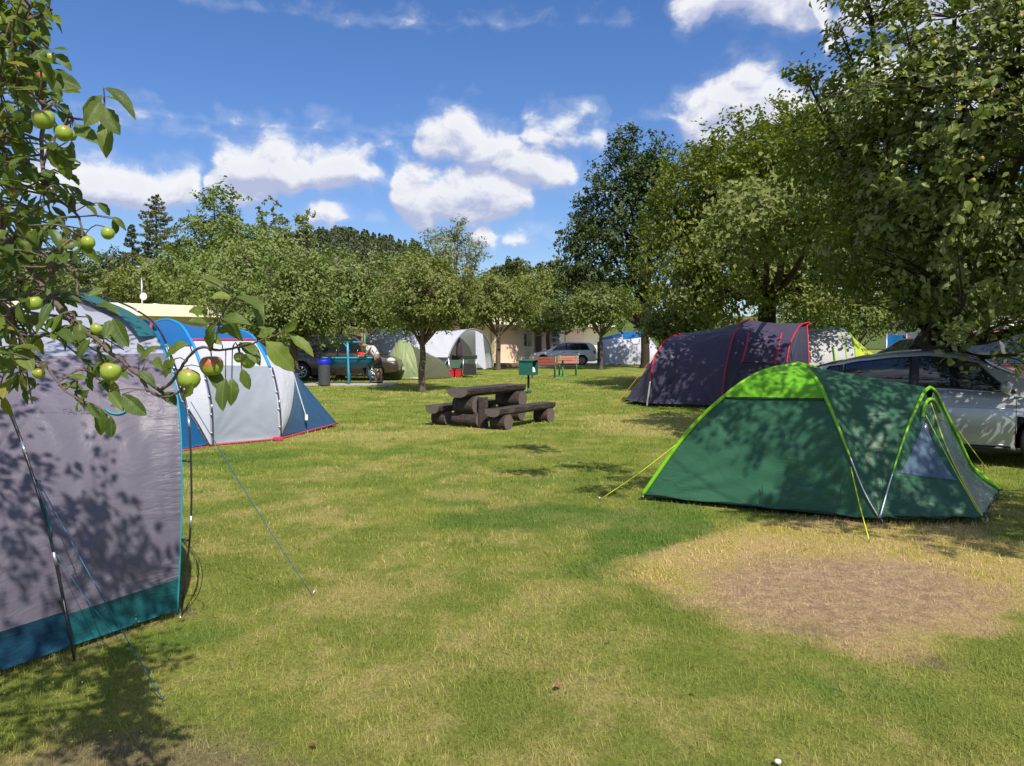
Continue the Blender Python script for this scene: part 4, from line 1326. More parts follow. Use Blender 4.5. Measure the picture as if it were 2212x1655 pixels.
def blue_tent():
    t = thing('tunnel_tent', 'blue and pale grey tunnel tent with pink hem behind the large grey tent', 'tent')
    h3 = crv([H(602, 949, 12.3), H(601, 898, 12.33), H(595, 846, 12.42), H(582, 792, 12.6), H(560, 748, 12.9), H(539, 722, 13.2), H(500, 711, 13.6), H(462, 712, 14.0), Vector((-5.75, 14.4, 1.3)), Vector((-5.9, 14.5, .03))], 90)
    h2 = crv([H(455, 963, 11.58), H(453, 884, 11.6), H(442, 821, 11.7), H(428, 772, 11.85), H(411, 733, 12.1), H(385, 699, 12.5), H(340, 696, 13.0), Vector((-6.9, 13.5, 1.4)), Vector((-7.1, 13.6, .03))], 90)
    h1 = crv([H(450, 966, 11.54), H(424, 919, 11.48), H(392, 865, 11.42), H(372, 800, 11.45), H(352, 735, 11.65), H(325, 697, 12.0), H(290, 696, 12.5), Vector((-7.3, 13.0, 1.4)), Vector((-7.5, 13.1, .03))], 90)
    hE = crv([H(608, 942, 12.42), H(627, 892, 12.6), H(635, 840, 12.85), H(634, 804, 13.05), H(614, 781, 13.3), H(587, 768, 13.6), H(560, 762, 13.9), Vector((-4.75, 14.75, .9)), Vector((-4.95, 14.9, .03))], 90)
    cen = Vector((-5.1, 13.1, .7))
    for (a, b_, sd) in ((h2, h3, 1),):
        panel('door', part_of(a, 0.0, ('n', 1.22), 30), part_of(b_, 0.0, ('n', 1.17), 30), M_DOORG, t, .05, cen, wr=.01, seed=3, nv=30)
        panel('upper_wall', part_of(a, ('n', 1.22), ('n', 1.60), 8), part_of(b_, ('n', 1.17), ('n', 1.60), 8), M_WHITE, t, .02, cen, wr=.004, seed=4)
        panel('roof', part_of(a, ('n', 1.62), ('f', .5), 30), part_of(b_, ('n', 1.62), ('f', .5), 30), M_BLUE, t, .05, cen, seed=5)
        strip('roof_piping', [part_of(a, ('n', 1.61), ('n', 1.62), 1)[0].lerp(part_of(b_, ('n', 1.61), ('n', 1.62), 1)[0], i / 8) + Vector((.02, -.03, 0)) for i in range(9)], None, M_PINK, t, .014)
    panel('side_wall', part_of(h1, 0.0, ('n', 1.5), 24), part_of(h2, 0.0, ('n', 1.5), 24), M_WHITE, t, .02, cen, seed=6)
    panel('roof', part_of(h1, ('n', 1.5), ('f', .5), 24), part_of(h2, ('n', 1.5), ('f', .5), 24), M_BLUE, t, .05, cen, seed=7)
    # blue front wing
    w0 = [H(390, 975, 11.0).lerp(H(374, 866, 11.3), i / 20) for i in range(21)]
    panel('front_wing', w0, part_of(h1, 0.0, ('n', .82), 20), M_BLUED, t, .02, cen, wr=.006, seed=8)
    panel('front_wing', [H(374, 866, 11.3).lerp(H(300, 720, 11.6), i / 14) for i in range(15)], part_of(h1, ('n', .82), ('n', 1.75), 14), M_BLUE, t, .03, cen, seed=9)
    panel('bedroom_wall', part_of(h3, 0.0, ('n', 1.38), 30), part_of(hE, 0.0, ('n', 1.10), 30), M_WHITE, t, -.03, cen, seed=10)
    panel('bedroom_roof', part_of(h3, ('n', 1.38), ('f', .4), 30), part_of(hE, ('n', 1.10), ('f', .4), 30), M_BLUE, t, .0, cen, seed=11)
    top = part_of(hE, ('n', 1.08), ('n', 1.09), 1)[0]
    cor = G(729, 919) + Vector((0, 0, .03))
    panel('end_panel', part_of(hE, 0.0, ('n', 1.08), 24), [cor.lerp(top, i / 24) for i in range(25)], M_BLUED, t, .03, cen, wr=.007, seed=12)
    panel('end_panel', [cor.lerp(top, i / 24) for i in range(25)], part_of(hE, 1.0, ('f', .85), 24), M_BLUED, t, .03, cen, seed=13)
    panel('back_wall', part_of(h1, ('f', .5), 1.0, 8), part_of(hE, ('f', .5), 1.0, 8), M_DOORG, t, .02, cen, seed=14)
    hem = [h1[0].lerp(w0[0], 1 - i / 6) for i in range(7)] + [h2[0].lerp(h3[0], i / 8) for i in range(9)] + [h3[0].lerp(cor, i / 6) for i in range(1, 7)]
    MB().tube([p + Vector((.01, -.015, .012 if p.z < .05 else 0)) for p in hem], .014, 6).build('hem', M_PINK, t)
    for h, z0 in ((h3, 1.15), (h2, 1.15), (hE, 1.05)):
        strip('sleeve', part_of(h, ('n', z0), ('f', .6), 40), None, M_CYAN, t, .028)
    for h, z0 in ((h3, 1.15), (h2, 1.15), (h1, 1.7)):
        lo = part_of(h, 0.0, ('n', z0), 30)
        pole(t, [p + Vector((.05, -.03, 0)) for p in lo], .012, M_PURPD)
        for q in (5, 12, 19, 26):
            MB().tube([lo[q], lo[q] + Vector((.05, -.03, 0))], .012, 5).build('clip', M_CAP, t)
    guy(t, top + Vector((.02, -.03, -.05)), H(663, 905, 13.1), M_WROPE, .008, peg=False)
    MB().box(H(662, 902, 13.1), (.05, .03, .10)).build('rope_bundle', M_WROPE, t, .01)
    MB().box(G(602, 951) + Vector((0, -.02, .03)), (.16, .05, .05)).build('peg_tab', M_PINK, t, .01)
    MB().tube([H(327, 700, 11.9), H(323, 724, 11.75)], .022, 6).build('pole_tab', M_PINK, t)


M_TRIMC = mat('black_webbing', (.015, .015, .015), .8)
M_CAP = mat('white_plastic', (.7, .7, .72), .4)
M_WROPE = mat('white_rope', (.75, .75, .74), .7)


def purple_tent():
    t = thing('tunnel_tent', 'dark purple-grey tunnel tent with red pole tapes', 'tent')
    p1 = crv([H(1397, 877, 18.5), H(1404, 826, 18.5), H(1411, 780, 18.55), H(1423, 756, 18.7), H(1437, 736, 18.95), H(1455, 726, 19.35), H(1480, 722, 19.8), Vector((4.1, 21.0, 1.2)), Vector((4.1, 21.4, .03))], 90)
    p2 = crv([H(1555, 884, 17.95), H(1561, 845, 17.95), H(1568, 791, 18.0), H(1581, 737, 18.2), H(1591, 711, 18.5), H(1605, 695, 19.0), H(1625, 697, 19.7), Vector((5.5, 20.6, 1.4)), Vector((5.5, 20.9, .03))], 90)
    p3 = crv([H(1690, 890, 17.55), H(1696, 810, 17.6), H(1704, 751, 17.75), H(1716, 721, 18.05), H(1731, 701, 18.6), H(1745, 702, 19.2), Vector((6.9, 20.1, 1.4)), Vector((6.95, 20.3, .03))], 90)
    p4 = crv([H(1748, 882, 18.2), H(1747, 810, 18.2), H(1746, 756, 18.3), H(1744, 715, 18.6), H(1743, 703, 18.9), H(1750, 703, 19.3), Vector((7.2, 20.1, 1.4)), Vector((7.2, 20.3, .03))], 90)
    cen = Vector((5.0, 19.3, .8))
    panel('side_wall', part_of(p1, 0.0, ('n', 1.65), 40), part_of(p2, 0.0, ('n', 1.85), 40), M_PURP, t, .10, cen, nv=40, wr=.02, seed=1, zmin=.07)
    panel('side_wall', part_of(p2, 0.0, ('n', 1.85), 40), part_of(p3, 0.0, ('n', 1.85), 40), M_PURP, t, .10, cen, nv=40, wr=.018, seed=2, zmin=.07)
    panel('roof', part_of(p1, ('n', 1.65), 1.0, 40), part_of(p2, ('n', 1.85), 1.0, 40), M_PURP, t, .06, cen, seed=3)
    panel('roof', part_of(p2, ('n', 1.85), 1.0, 40), part_of(p3, ('n', 1.85), 1.0, 40), M_PURP, t, .06, cen, seed=4)
    panel('porch_wall', part_of(p3, 0.0, 1.0, 50), part_of(p4, 0.0, 1.0, 50), M_PURPD, t, .05, cen, wr=.015, seed=5)
    k = apex_i(p4)
    panel('end_wall', part_of(p4, 0.0, k / 90, 20), part_of(p4, 1.0, k / 90, 20), M_PURPD, t, -.02, cen, seed=6)
    tip = H(1349, 868, 19.5)
    top = part_of(p1, ('n', 1.25), ('n', 1.26), 1)[0]
    panel('front_panel', [tip.lerp(top, i / 24) for i in range(25)], part_of(p1, 0.0, ('n', 1.25), 24), M_PURP, t, .03, cen, wr=.014, seed=7, zmin=.08)
    panel('front_panel', part_of(p1, 1.0, ('f', 1.25), 24), [tip.lerp(top, i / 24) for i in range(25)], M_PURP, t, .03, cen, seed=8)
    o = Vector((0, -.012, 0))
    strip('red_tape', [p + o for p in part_of(p1, ('n', .6), ('f', 1.2), 50)], None, M_RED, t, .022)
    strip('grey_tape', [p + o for p in part_of(p1, 0.0, ('n', .6), 20)], None, M_SILV, t, .02)
    for h in (p2, p3, p4):
        strip('red_tape', [p + o for p in part_of(h, ('n', .25), ('f', 1.0), 60)], None, M_RED, t, .018)
    for (xa, ya, xb, yb) in ((1617, 718, 1603, 784), (1688, 719, 1671, 789)):
        MB().tube(crv([H(xa, ya, 18.16), H((xa + xb) / 2 + 2, (ya + yb) / 2, 17.87), H(xb, yb, 17.75)], 12), .022, 6).build('red_strap', M_RED, t)
    MB().tube(crv([H(1603, 783, 17.75), H(1636, 783, 17.72), H(1668, 786, 17.68)], 10), .03, 6).build('rolled_flap', M_PURPD, t)
    MB().tube([G(1397, 877) + Vector((0, 0, .0)), G(1397, 877) + Vector((0, -.02, .16))], .02, 6).build('pole_foot', M_STEEL, t)
    M_OR = mat('orange_rope', srgb(190, 110, 50), .7)
    guy(t, H(1425, 752, 18.6), G(1318, 890), M_OR, .006)


def silver_tent():
    t = thing('tunnel_tent', 'pale grey tunnel tent with lime yellow end behind the purple tent', 'tent')
    Y = 22.5
    perp = Vector((.1, 1, 0))
    def hp(px, Yv, Hh, W=2.5): return hoop((*XY(px, Yv), .02), perp, W, Hh)
    a, b_, c, d = hp(1700, 22.2, 1.95), hp(1832, 22.2, 1.98), hp(1852, 22.2, 1.96), hp(1912, 22.4, 1.15, 2.0)
    cen = Vector((9.2, 23.4, .8))
    panel('side_wall', a, b_, M_SILV, t, .06, cen, seed=1, wr=.012)
    panel('lime_wall', c, d, M_LIMEF, t, .05, cen, seed=2, wr=.01)
    panel('grey_band', b_, c, M_SILV, t, .0, cen, seed=3)
    for h in (b_, c): strip('sleeve', h, None, M_LIMET, t, .02)
    MB().tube([p + Vector((-.35, -.02, 0)) for p in part_of(b_, ('n', .3), ('n', 1.45), 12)], .022, 6).build('lime_strap', M_LIMET, t)
    k = apex_i(a)
    panel('end_wall', part_of(a, 0.0, .5, 16), part_of(a, 1.0, .5, 16), M_SILV, t, 0, cen)
    panel('end_wall', part_of(d, 0.0, .5, 16), part_of(d, 1.0, .5, 16), M_LIMEF, t, 0, cen)


def white_blue_tent():
    t = thing('tunnel_tent', 'small white tunnel tent with blue roof edge on the far lawn', 'tent')
    Y = 50
    perp = Vector((0.15, 1, 0))
    px = [(1300, 1.75), (1347, 2.15), (1398, 2.25), (1428, 1.2)]
    hs = [hoop((*XY(p, Y - .0), .02), perp, 3.0, h, lean=Vector((-.1, 0, 0)) if k < 3 else Vector((-.3, 0, 0))) for k, (p, h) in enumerate(px)]
    cen = Vector((7.9, 51.5, .8))
    for k in range(3):
        zt = 1.62
        panel('side_wall', part_of(hs[k], 0.0, ('n', min(zt, px[k][1] - .15)), 18), part_of(hs[k + 1], 0.0, ('n', min(zt + .2, px[k + 1][1] - .1)), 18), M_WHITE, t, .05, cen, seed=k, wr=.012)
        panel('roof', part_of(hs[k], ('n', min(zt, px[k][1] - .15)), 1.0, 22), part_of(hs[k + 1], ('n', min(zt + .2, px[k + 1][1] - .1)), 1.0, 22), M_BLUE if k < 2 else M_WHITE, t, .05, cen, seed=k)
    for k in (1, 2):
        strip('pole_sleeve', hs[k], None, M_SILV, t, .03)
    panel('end_wall', part_of(hs[0], 0.0, .5, 16), part_of(hs[0], 1.0, .5, 16), M_BLUE, t, -.02, cen)
    panel('end_wall', part_of(hs[3], 0.0, .5, 16), part_of(hs[3], 1.0, .5, 16), M_WHITE, t, -.02, cen)
    MB().box((*XY(1296, 49.8), .75), (.35, .3, 1.5)).build('blue_door', M_BLUE, t, .05)


def green_dome():
    t = thing('dome_tent', 'green dome tent with lime green top and pole sleeves, in front of the silver saloon', 'tent')
    z4 = Vector((0, 0, .035))
    A = H(1386, 1078, 7.62); B = H(1898, 1132, 6.62); E = H(2159, 1067, 7.9)
    A.z = B.z = E.z = .035
    Fp = A + (E - B)
    ap = H(1722, 787, 7.75)
    pA = crv([A, H(1480, 940, 7.62), H(1560, 860, 7.62), H(1640, 806, 7.66), ap], 40)
    pB = crv([B, H(1864, 1060, 6.72), H(1824, 960, 6.88), H(1787, 870, 7.15), H(1758, 815, 7.45), ap], 40)
    pE = crv([E, H(2050, 972, 8.25), H(1940, 893, 8.35), H(1834, 836, 8.2), H(1768, 800, 7.95), ap], 40)
    m1 = Fp.lerp(ap, .25) + Vector((0, .1, .35)); m2 = Fp.lerp(ap, .6) + Vector((0, .1, .25))
    pF = crv([Fp, m1, m2, ap], 40)
    cen = Vector((3.0, 7.8, .4))
    kA, kB = ('n', 1.03), ('n', 1.045)
    lo = lambda c, z: part_of(c, 0.0, ('n', z), 34)
    hi = lambda c, z: part_of(c, ('n', z), 1.0, 16)
    panel('side_wall', lo(pA, 1.03), lo(pB, 1.045), M_GREEN, t, .06, cen, nv=60, wr=.016, seed=1, zmin=.03)
    panel('lime_top', hi(pA, 1.03), hi(pB, 1.045), M_LIME, t, -.01, cen, nv=30, wr=.006, seed=2, lift=.012)
    panel('end_wall', lo(pB, 1.045), lo(pE, 1.0), M_GREEN, t, .03, cen, seed=3)
    panel('end_wall_top', hi(pB, 1.045), hi(pE, 1.0), M_GREEN, t, .02, cen, seed=4)
    panel('back_wall', lo(pE, 1.0), lo(pF, 1.0), M_GREEN, t, .04, cen, seed=5)
    panel('back_top', hi(pE, 1.0), hi(pF, 1.0), M_LIME, t, .0, cen, seed=6)
    panel('far_end_wall', lo(pF, 1.0), lo(pA, 1.03), M_GREEN, t, .04, cen, seed=7)
    panel('far_end_top', hi(pF, 1.0), hi(pA, 1.03), M_LIME, t, .0, cen, seed=8)
    # porch hoop
    vt = H(2007, 838, 7.3)
    vN = crv([B, H(1926, 1025, 6.78), H(1958, 929, 6.95), H(1983, 872, 7.12), H(1995, 848, 7.22), vt], 40)
    vF = crv([E, H(2106, 1020, 7.85), H(2066, 942, 7.75), H(2035, 880, 7.6), H(2020, 848, 7.42), vt], 40)
    panel('porch_side', pB, vN, M_GREEN, t, .06, cen + Vector((.8, -.3, 0)), nv=26, wr=.012, seed=9)
    panel('porch_side', pE, vF, M_GREEN, t, .06, cen + Vector((.8, 0, 0)), nv=20, wr=.01, seed=10)
    C = H(2124, 1134, 6.6); C.z = .05
    t2 = H(2010, 868, 7.2)
    fr = crv([C, H(2085, 1050, 6.82), H(2042, 960, 7.0), t2], 40)
    o, gg = panel('porch_front', part_of(vN, 0.0, .93, 40), fr, M_GREEN2, t, .02, Vector((3.4, 7.8, .3)), nv=30, wr=.012, seed=11, zmin=.06)
    panel('porch_door', fr, part_of(vF, 0.0, .93, 40), M_GREEN2, t, .02, Vector((3.4, 7.8, .3)), nv=24, wr=.010, seed=12)
    # clear window lies on the porch front
    W = []
    for i in range(13, 33):
        a_ = .5 - .5 * (33 - i) / 20 * .78; b2 = .52 + .40 * (33 - i) / 20
        row = []
        for q in range(9):
            j = (a_ + (b2 - a_) * q / 8) * 30
            j0 = min(int(j), 29)
            p = gg[i][j0].lerp(gg[i][j0 + 1], j - j0)
            row.append(p + Vector((-.30, -.9, .25)).normalized() * .008)
        W.append(row)
    MB().grid(W).build('clear_window', M_GLASSPVC, t)
    # sleeves and poles
    f = Vector((0, -.012, .006))
    def tape(c, r, nm='pole_sleeve', m_=M_LIMET): return MB().tube([p + f for p in c], r, 7).build(nm, m_, t)
    tape(pA, [.022 - .004 * i / 40 for i in range(41)])
    tape(part_of(pB, .32, 1.0, 40), [.010 + .016 * i / 40 for i in range(41)])
    tape(part_of(pB, 0.0, .32, 10), .007, 'pole', M_ALU)
    tape(pE, .022)
    tape(part_of(vN, .30, 1.0, 30), [.008 + .010 * i / 30 for i in range(31)])
    tape(part_of(vN, 0.0, .30, 10), .008, 'pole', M_ALU)
    tape(vF, .017)
    MB().tube(part_of(fr, 0.0, 1.0, 30), .005, 5).build('zip', M_ROPEY, t)
    hood = crv([H(1994, 902, 7.02), H(1998, 875, 7.08), H(2009, 862, 7.15), H(2020, 868, 7.25), H(2030, 890, 7.35)], 16)
    MB().tube(hood, .016, 7).build('porch_vent_hood', M_LIMET, t)
    m_sm = mat('seam_dark_green', srgb(26, 60, 42), .6)
    for a_, b2 in ((A, B), (B, C), (C, E)):
        MB().tube([a_.lerp(b2, q / 10) + Vector((0, -.006, .012 + .012 * math.sin(q * 1.9))) for q in range(11)], .007, 5).build('hem', m_sm, t)
    la, lb = lo(pA, 1.03), lo(pB, 1.045)
    MB().tube([la[q].lerp(lb[q], .54) + Vector((0, -.012, .004)) for q in range(0, 8)], .0035, 4).build('seam', m_sm, t)
    MB().tube([la[-1].lerp(lb[-1], q / 12) + Vector((0, -.014, -.004)) for q in range(13)], .006, 5).build('seam', m_sm, t)
    for p_ in (A, B, C, E):
        MB().tube([p_ + Vector((0, -.03, .03)), p_ + Vector((.01, -.06, -.02))], .004, 6).build('peg', M_STEEL, t)
        MB().tube([p_ + Vector((0, 0, .01)), p_ + Vector((.0, -.045, .012))], .006, 5).build('peg_loop', M_TRIMC, t)
    # near-black strip painting the shade in the gap under the front wall
    MB().grid([[A + Vector((.12, .05, -.03)), B + Vector((-.05, .08, -.03))], [A + Vector((.25, .25, .03)), B + Vector((-.05, .3, .03))]]).build('base_gap_shade', M_BLACK, t)
    guy(t, H(1480, 945, 7.6), G(1297, 1079), M_ROPEY, .0035)
    guy(t, H(1838, 1010, 6.78), G(1878, 1169), M_ROPEY, .0045)
    guy(t, H(2000, 897, 7.0), G(2128, 1131), M_ROPEY, .0032)
    guy(t, H(2025, 865, 7.7), G(2181, 1075), M_ROPEY, .0036)


def green_tent_far():
    M_LG = fabric('tent_pale_green', srgb(138, 152, 108), crease=.8, cscale=1.6, trans=.08)
    M_OL = fabric('tent_olive', srgb(84, 86, 62), crease=.5, trans=.05)
    t = thing('dome_tent', 'pale green dome tent with dark olive porch beyond the washing trough', 'tent')
    Y = 31.0
    fN = Vector((*XY(822, 31.5), .02)); fM = Vector((*XY(906, 31.0), .02)); fE = Vector((*XY(978, 32.5), .02))
    h0 = hoop(fN, (.25, 1, 0), 2.2, 1.0, lean=Vector((.25, 0, 0)))
    hm = hoop(fN.lerp(fM, .55) + Vector((0, -.15, 0)), (-.1, 1, 0), 2.5, 1.60, lean=Vector((-.1, 0, 0)))
    h1 = hoop(fM, (-.35, 1, 0), 2.4, 1.42, lean=Vector((-.15, 0, 0)))
    h2 = hoop(fE, (-.35, 1, 0), 2.0, .75, lean=Vector((-.35, 0, 0)))
    cen = Vector((-4.4, 32.4, .5))
    panel('side_wall', h0, hm, M_LG, t, -.12, cen, seed=1, wr=.03)
    panel('side_wall', hm, h1, M_LG, t, -.04, cen, seed=5, wr=.03)
    panel('porch_wall', h1, h2, M_OL, t, .0, cen, seed=2, wr=.02)
    panel('end_wall', part_of(h0, 0.0, .5, 12), part_of(h0, 1.0, .5, 12), M_LG, t, -.15, cen)
    panel('end_wall', part_of(h2, 0.0, .5, 12), part_of(h2, 1.0, .5, 12), M_OL, t, 0, cen)
    strip('pole_sleeve', h1, None, M_OL, t, .025)
    MB().tube([h0[0].lerp(h1[0], i / 6) + Vector((0, -.03, .03)) for i in range(7)], .05, 6).build('grey_hem', M_SILV, t)
    M_WOOD = mat('orange_pole', srgb(180, 95, 45), .6)
    MB().tube([G(944, 811) + Vector((.0, .6, 0)), H(925, 783, 32)], .03, 6).build('porch_pole', M_WOOD, t)


def white_awning():
    t = thing('awning_tent', 'long white tunnel awning with arched open end and hanging white curtain', 'tent')
    Yn, Yf = 34.0, 37.5
    # arched opening faces right-front; body runs back to the left
    a = crv([H(969, 772, 33.6), H(975, 755, 33.9), H(988, 732, 34.3), H(1006, 715, 34.8), H(1022, 711, 35.3), H(1040, 718, 35.9), H(1055, 738, 36.4), H(1062, 766, 36.8), H(1064, 795, 37.0)], 60)
    sh = Vector((-4.3, .8, 0))
    b_ = [p + sh for p in a]
    cen = Vector((-4.2, 36, .8))
    panel('canopy', b_, a, M_WHITE, t, .10, cen, seed=1, wr=.03, nv=30)
    panel('inner_wall', [p + Vector((-.9, .9, -.15)) for p in part_of(a, .12, .62, 20)], [p + Vector((-.3, .9, -.15)) for p in part_of(a, .95, .55, 20)], M_SILV, t, 0, cen)
    strip('arch_edge', a, None, mat('grey_edge', (.2, .2, .22), .6), t, .035)
    c0 = [H(1027, 714, 35.2).lerp(H(1028, 778, 34.9), i / 16) for i in range(17)]
    c1 = [H(1043, 722, 35.6).lerp(H(1051, 786, 35.3), i / 16) for i in range(17)]
    P = [[c0[i].lerp(c1[i], j / 16) + Vector((0, .05 * math.sin(j * 1.6 + i * .1), -.3 * (i / 16) * (1 - abs(j / 16 - .75)))) for j in range(17)] for i in range(17)]
    MB().grid(P).build('curtain', M_WHITE, t)
    for (p, q) in ((a[0], G(944, 815)), (H(967, 774, 33.6), H(967, 774, 33.6) + Vector((.2, 0, -.8)))):
        MB().tube([p, q], .028, 6).build('support_pole', M_ALU, t)
    MB().tube([a[0], a[0] + Vector((0, 0, -.82))], .025, 6).build('support_pole', M_ALU, t)
    MB().tube([b_[30], b_[30] + Vector((0, 0, -b_[30].z))], .03, 6).build('support_pole', M_ALU, t)
    w = [p for p in part_of(b_, 0.0, .5, 16)]
    panel('rear_wall', w, part_of(b_, 1.0, .5, 16), M_WHITE, t, 0, cen)
    # lower side
    panel('side_skirt', [p + Vector((0, 0, 0)) for p in [b_[0], b_[0] * 1]], [a[0], a[0] * 1], M_WHITE, t, 0, cen) if False else None
    # things under the awning, each its own
    tb = thing('camp_table', 'folding camping table with dark green cloth under the white awning', 'table', (*XY(985, 34.0), 0))
    MB().box((0, 0, .70), (1.1, .6, .03)).build('tabletop', mat('green_cloth', (.05, .11, .07), .8), tb, .01)
    MB().grid([[Vector((-.56, -.31, .69)), Vector((.56, -.31, .69))], [Vector((-.55, -.34, .35)), Vector((.55, -.33, .38))]]).build('cloth_skirt', bpy.data.materials['green_cloth'], tb)
    for sx in (-.5, .5):
        for sy in (-.25, .25):
            MB().tube([(sx, sy, 0), (sx * .96, sy, .69)], .014, 6).build('leg', M_ALU, tb)
    gs = thing('camp_stove', 'black grill box standing on a silver stand right of the camping table', 'grill', (*XY(1015, 33.2), 0))
    MB().box((0, 0, .87), (.62, .42, .16)).build('firebox', M_BLACK, gs, .02)
    MB().box((0, 0, .35), (.55, .4, .5)).build('cabinet', M_BLACK, gs, .02)
    for sx in (-.3, .3):
        MB().tube([(sx, -.2, 0), (sx * .9, -.2, .8)], .014, 6).build('leg', M_ALU, gs)
    for k, (px, w_) in enumerate(((978, .26), (989, .36))):
        cr_ = thing('crate', ['small red box left of the other under the camping table', 'larger red box right of the other under the camping table'][k], 'crate', (*XY(px, 33.4), 0))
        mr = mat('red_plastic', srgb(190, 20, 40), .45)
        MB().box((0, 0, .15), (w_, .3, .28)).build('body', mr, cr_, .02)
        MB().box((0, 0, .305), (w_ + .03, .33, .03)).build('lid', mr, cr_, .008)
    um = thing('folded_parasol', 'closed dark plum parasol standing in the awning entrance', 'parasol', (*XY(992, 34.8), 0))
    MB().tube([(0, 0, 0), (0, 0, 1.8)], .02, 6).build('pole', M_ALU, um)
    MB().lathe([(.02, .75), (.13, .8), (.16, 1.0), (.13, 1.3), (.14, 1.38), (.05, 1.62), (.01, 1.8)], 10).build('canopy', mat('plum_cloth', (.05, .03, .05), .8), um)


big_tent(); blue_tent(); purple_tent(); silver_tent(); white_blue_tent(); green_dome(); green_tent_far(); white_awning()

# ------------------------------------------------------------------ long cream building, mast, far houses
M_CREAM = mat('cream_render', srgb(236, 226, 196), .9, var=.06, vscale=1.2, bump=.15, bscale=60, spec=.1, dirt=((.35, .3, .22), .7, .25))
M_FASC = mat('cream_fascia', srgb(242, 234, 205), .75, var=.04)
M_PEACH = mat('peach_door', srgb(232, 205, 178), .7, var=.05)
M_BLUEGREY = mat('blue_grey_paint', srgb(120, 132, 150), .6)
M_DARKG = mat('dark_glass', (.02, .025, .03), .08, spec=.8)
M_WHITEP = mat('white_paint', (.72, .72, .7), .5)
M_ROOFG = mat('grey_roof', (.16, .15, .15), .8, var=.2, bump=.3, bscale=10)


def long_building():
    t = thing('holiday_block', 'long low cream building with flat roof behind the tents', 'building')
    A = Vector((-21.5, 31.5, 0)); Bv = Vector((9.5, 66, 0))
    A = Vector((*XY(60, 29.5), 0)); Bv = Vector((*XY(1300, 60), 0))
    d = (Bv - A).normalized(); n = Vector((d.y, -d.x, 0)); L = (Bv - A).length
    rz = math.atan2(d.y, d.x)
    def bx(name, s0, s1, o0, o1, z0, z1, m_, parent=t, bev=0.0):
        c = A + d * ((s0 + s1) / 2) + n * ((o0 + o1) / 2); c.z = (z0 + z1) / 2
        return MB().box(c, (s1 - s0, abs(o1 - o0), z1 - z0), rz).build(name, m_, parent, bev)
    bx('wall', 0, L, -6, 0, 0, 2.75, M_CREAM)
    bx('roof', -.5, L + .3, -6.4, .9, 2.76, 2.90, M_FASC)
    bx('fascia', -.6, L + .4, .91, 1.02, 2.62, 3.12, M_FASC)
    bx('fascia', -.72, -.6, -6.4, 1.02, 2.62, 3.12, M_FASC)
    bx('plinth', 0, L, .003, .06, 0, .22, M_GRAVEL)
    k = 0
    s = 2.0
    while s < L - 3.2:
        w = 2.3
        f = bx('door', s, s + w, .01, .07, .03, 2.3, M_PEACH)
        for q in range(1, 5):
            bx('door_groove', s + .04, s + w - .04, .071, .078, .03 + q * .46, .05 + q * .46, M_CREAM, f)
        if k % 3 == 1:
            fr = bx('window', s + w + .5, s + w + 1.5, .01, .06, 1.1, 2.1, M_WHITEP)
            bx('pane', s + w + .58, s + w + .97, .061, .068, 1.18, 2.02, M_DARKG, fr)
            bx('pane', s + w + 1.03, s + w + 1.42, .061, .068, 1.18, 2.02, M_DARKG, fr)
        s += w + (2.1 if k % 3 == 1 else 1.0)
        k += 1
    # dividing fins and posts toward the right end
    sr = lambda px: (((px - CX) / FPX * A.y - A.x) / (d.x - (px - CX) / FPX * d.y))
    for px in (1060, 1192):
        s_ = sr(px)
        bx('dividing_wall', s_, s_ + .25, .08, .6, 0, 2.6, M_BLUEGREY if px == 1192 else M_CREAM)
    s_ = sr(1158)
    bx('passage_shade', s_ - .1, s_ + .5, .08, .10, 0, 2.4, mat('passage_shade_paint', (.10, .08, .06), .9))  # flat dark sheet on the solid wall, painting the shade of an open passage
    for q in range(5):
        bx('trellis_slat', s_ - .5, s_ + .5, 1.5, 1.54, .2 + q * .38, .32 + q * .38, mat('pale_wood', (.5, .42, .3), .7) if q == 0 else bpy.data.materials['pale_wood'])
    for q in (-.5, .45):
        bx('trellis_post', s_ + q, s_ + q + .08, 1.44, 1.5, 0, 2.1, bpy.data.materials['pale_wood'])
    # antenna mast on the roof
    s_ = sr(333)
    p = A + d * s_ + n * -1.0
    m_ = thing('antenna_mast', 'grey pole with round white dish on the flat roof', 'antenna', (p.x, p.y, 2.9))
    MB().tube([(0, 0, 0), (0, 0, 1.45)], .035, 8).build('pole', M_ALU, m_)
    MB().lathe([(.001, 0), (.10, .02), (.16, .06), (.165, .065), (.10, .03), (.001, .01)], 16, (0, 0, 0), 'Y').build('dish', M_CAP, m_, loc=(.09, -.12, .62))
    MB().tube([(0, 0, .28), (.75, 0, .30)], .02, 6).build('arm', M_ALU, m_)
    for q in range(4):
        MB().tube([(.18 + q * .16, -.16, .29), (.18 + q * .16, .16, .29)], .008, 5).build('element', M_ALU, m_)


long_building()


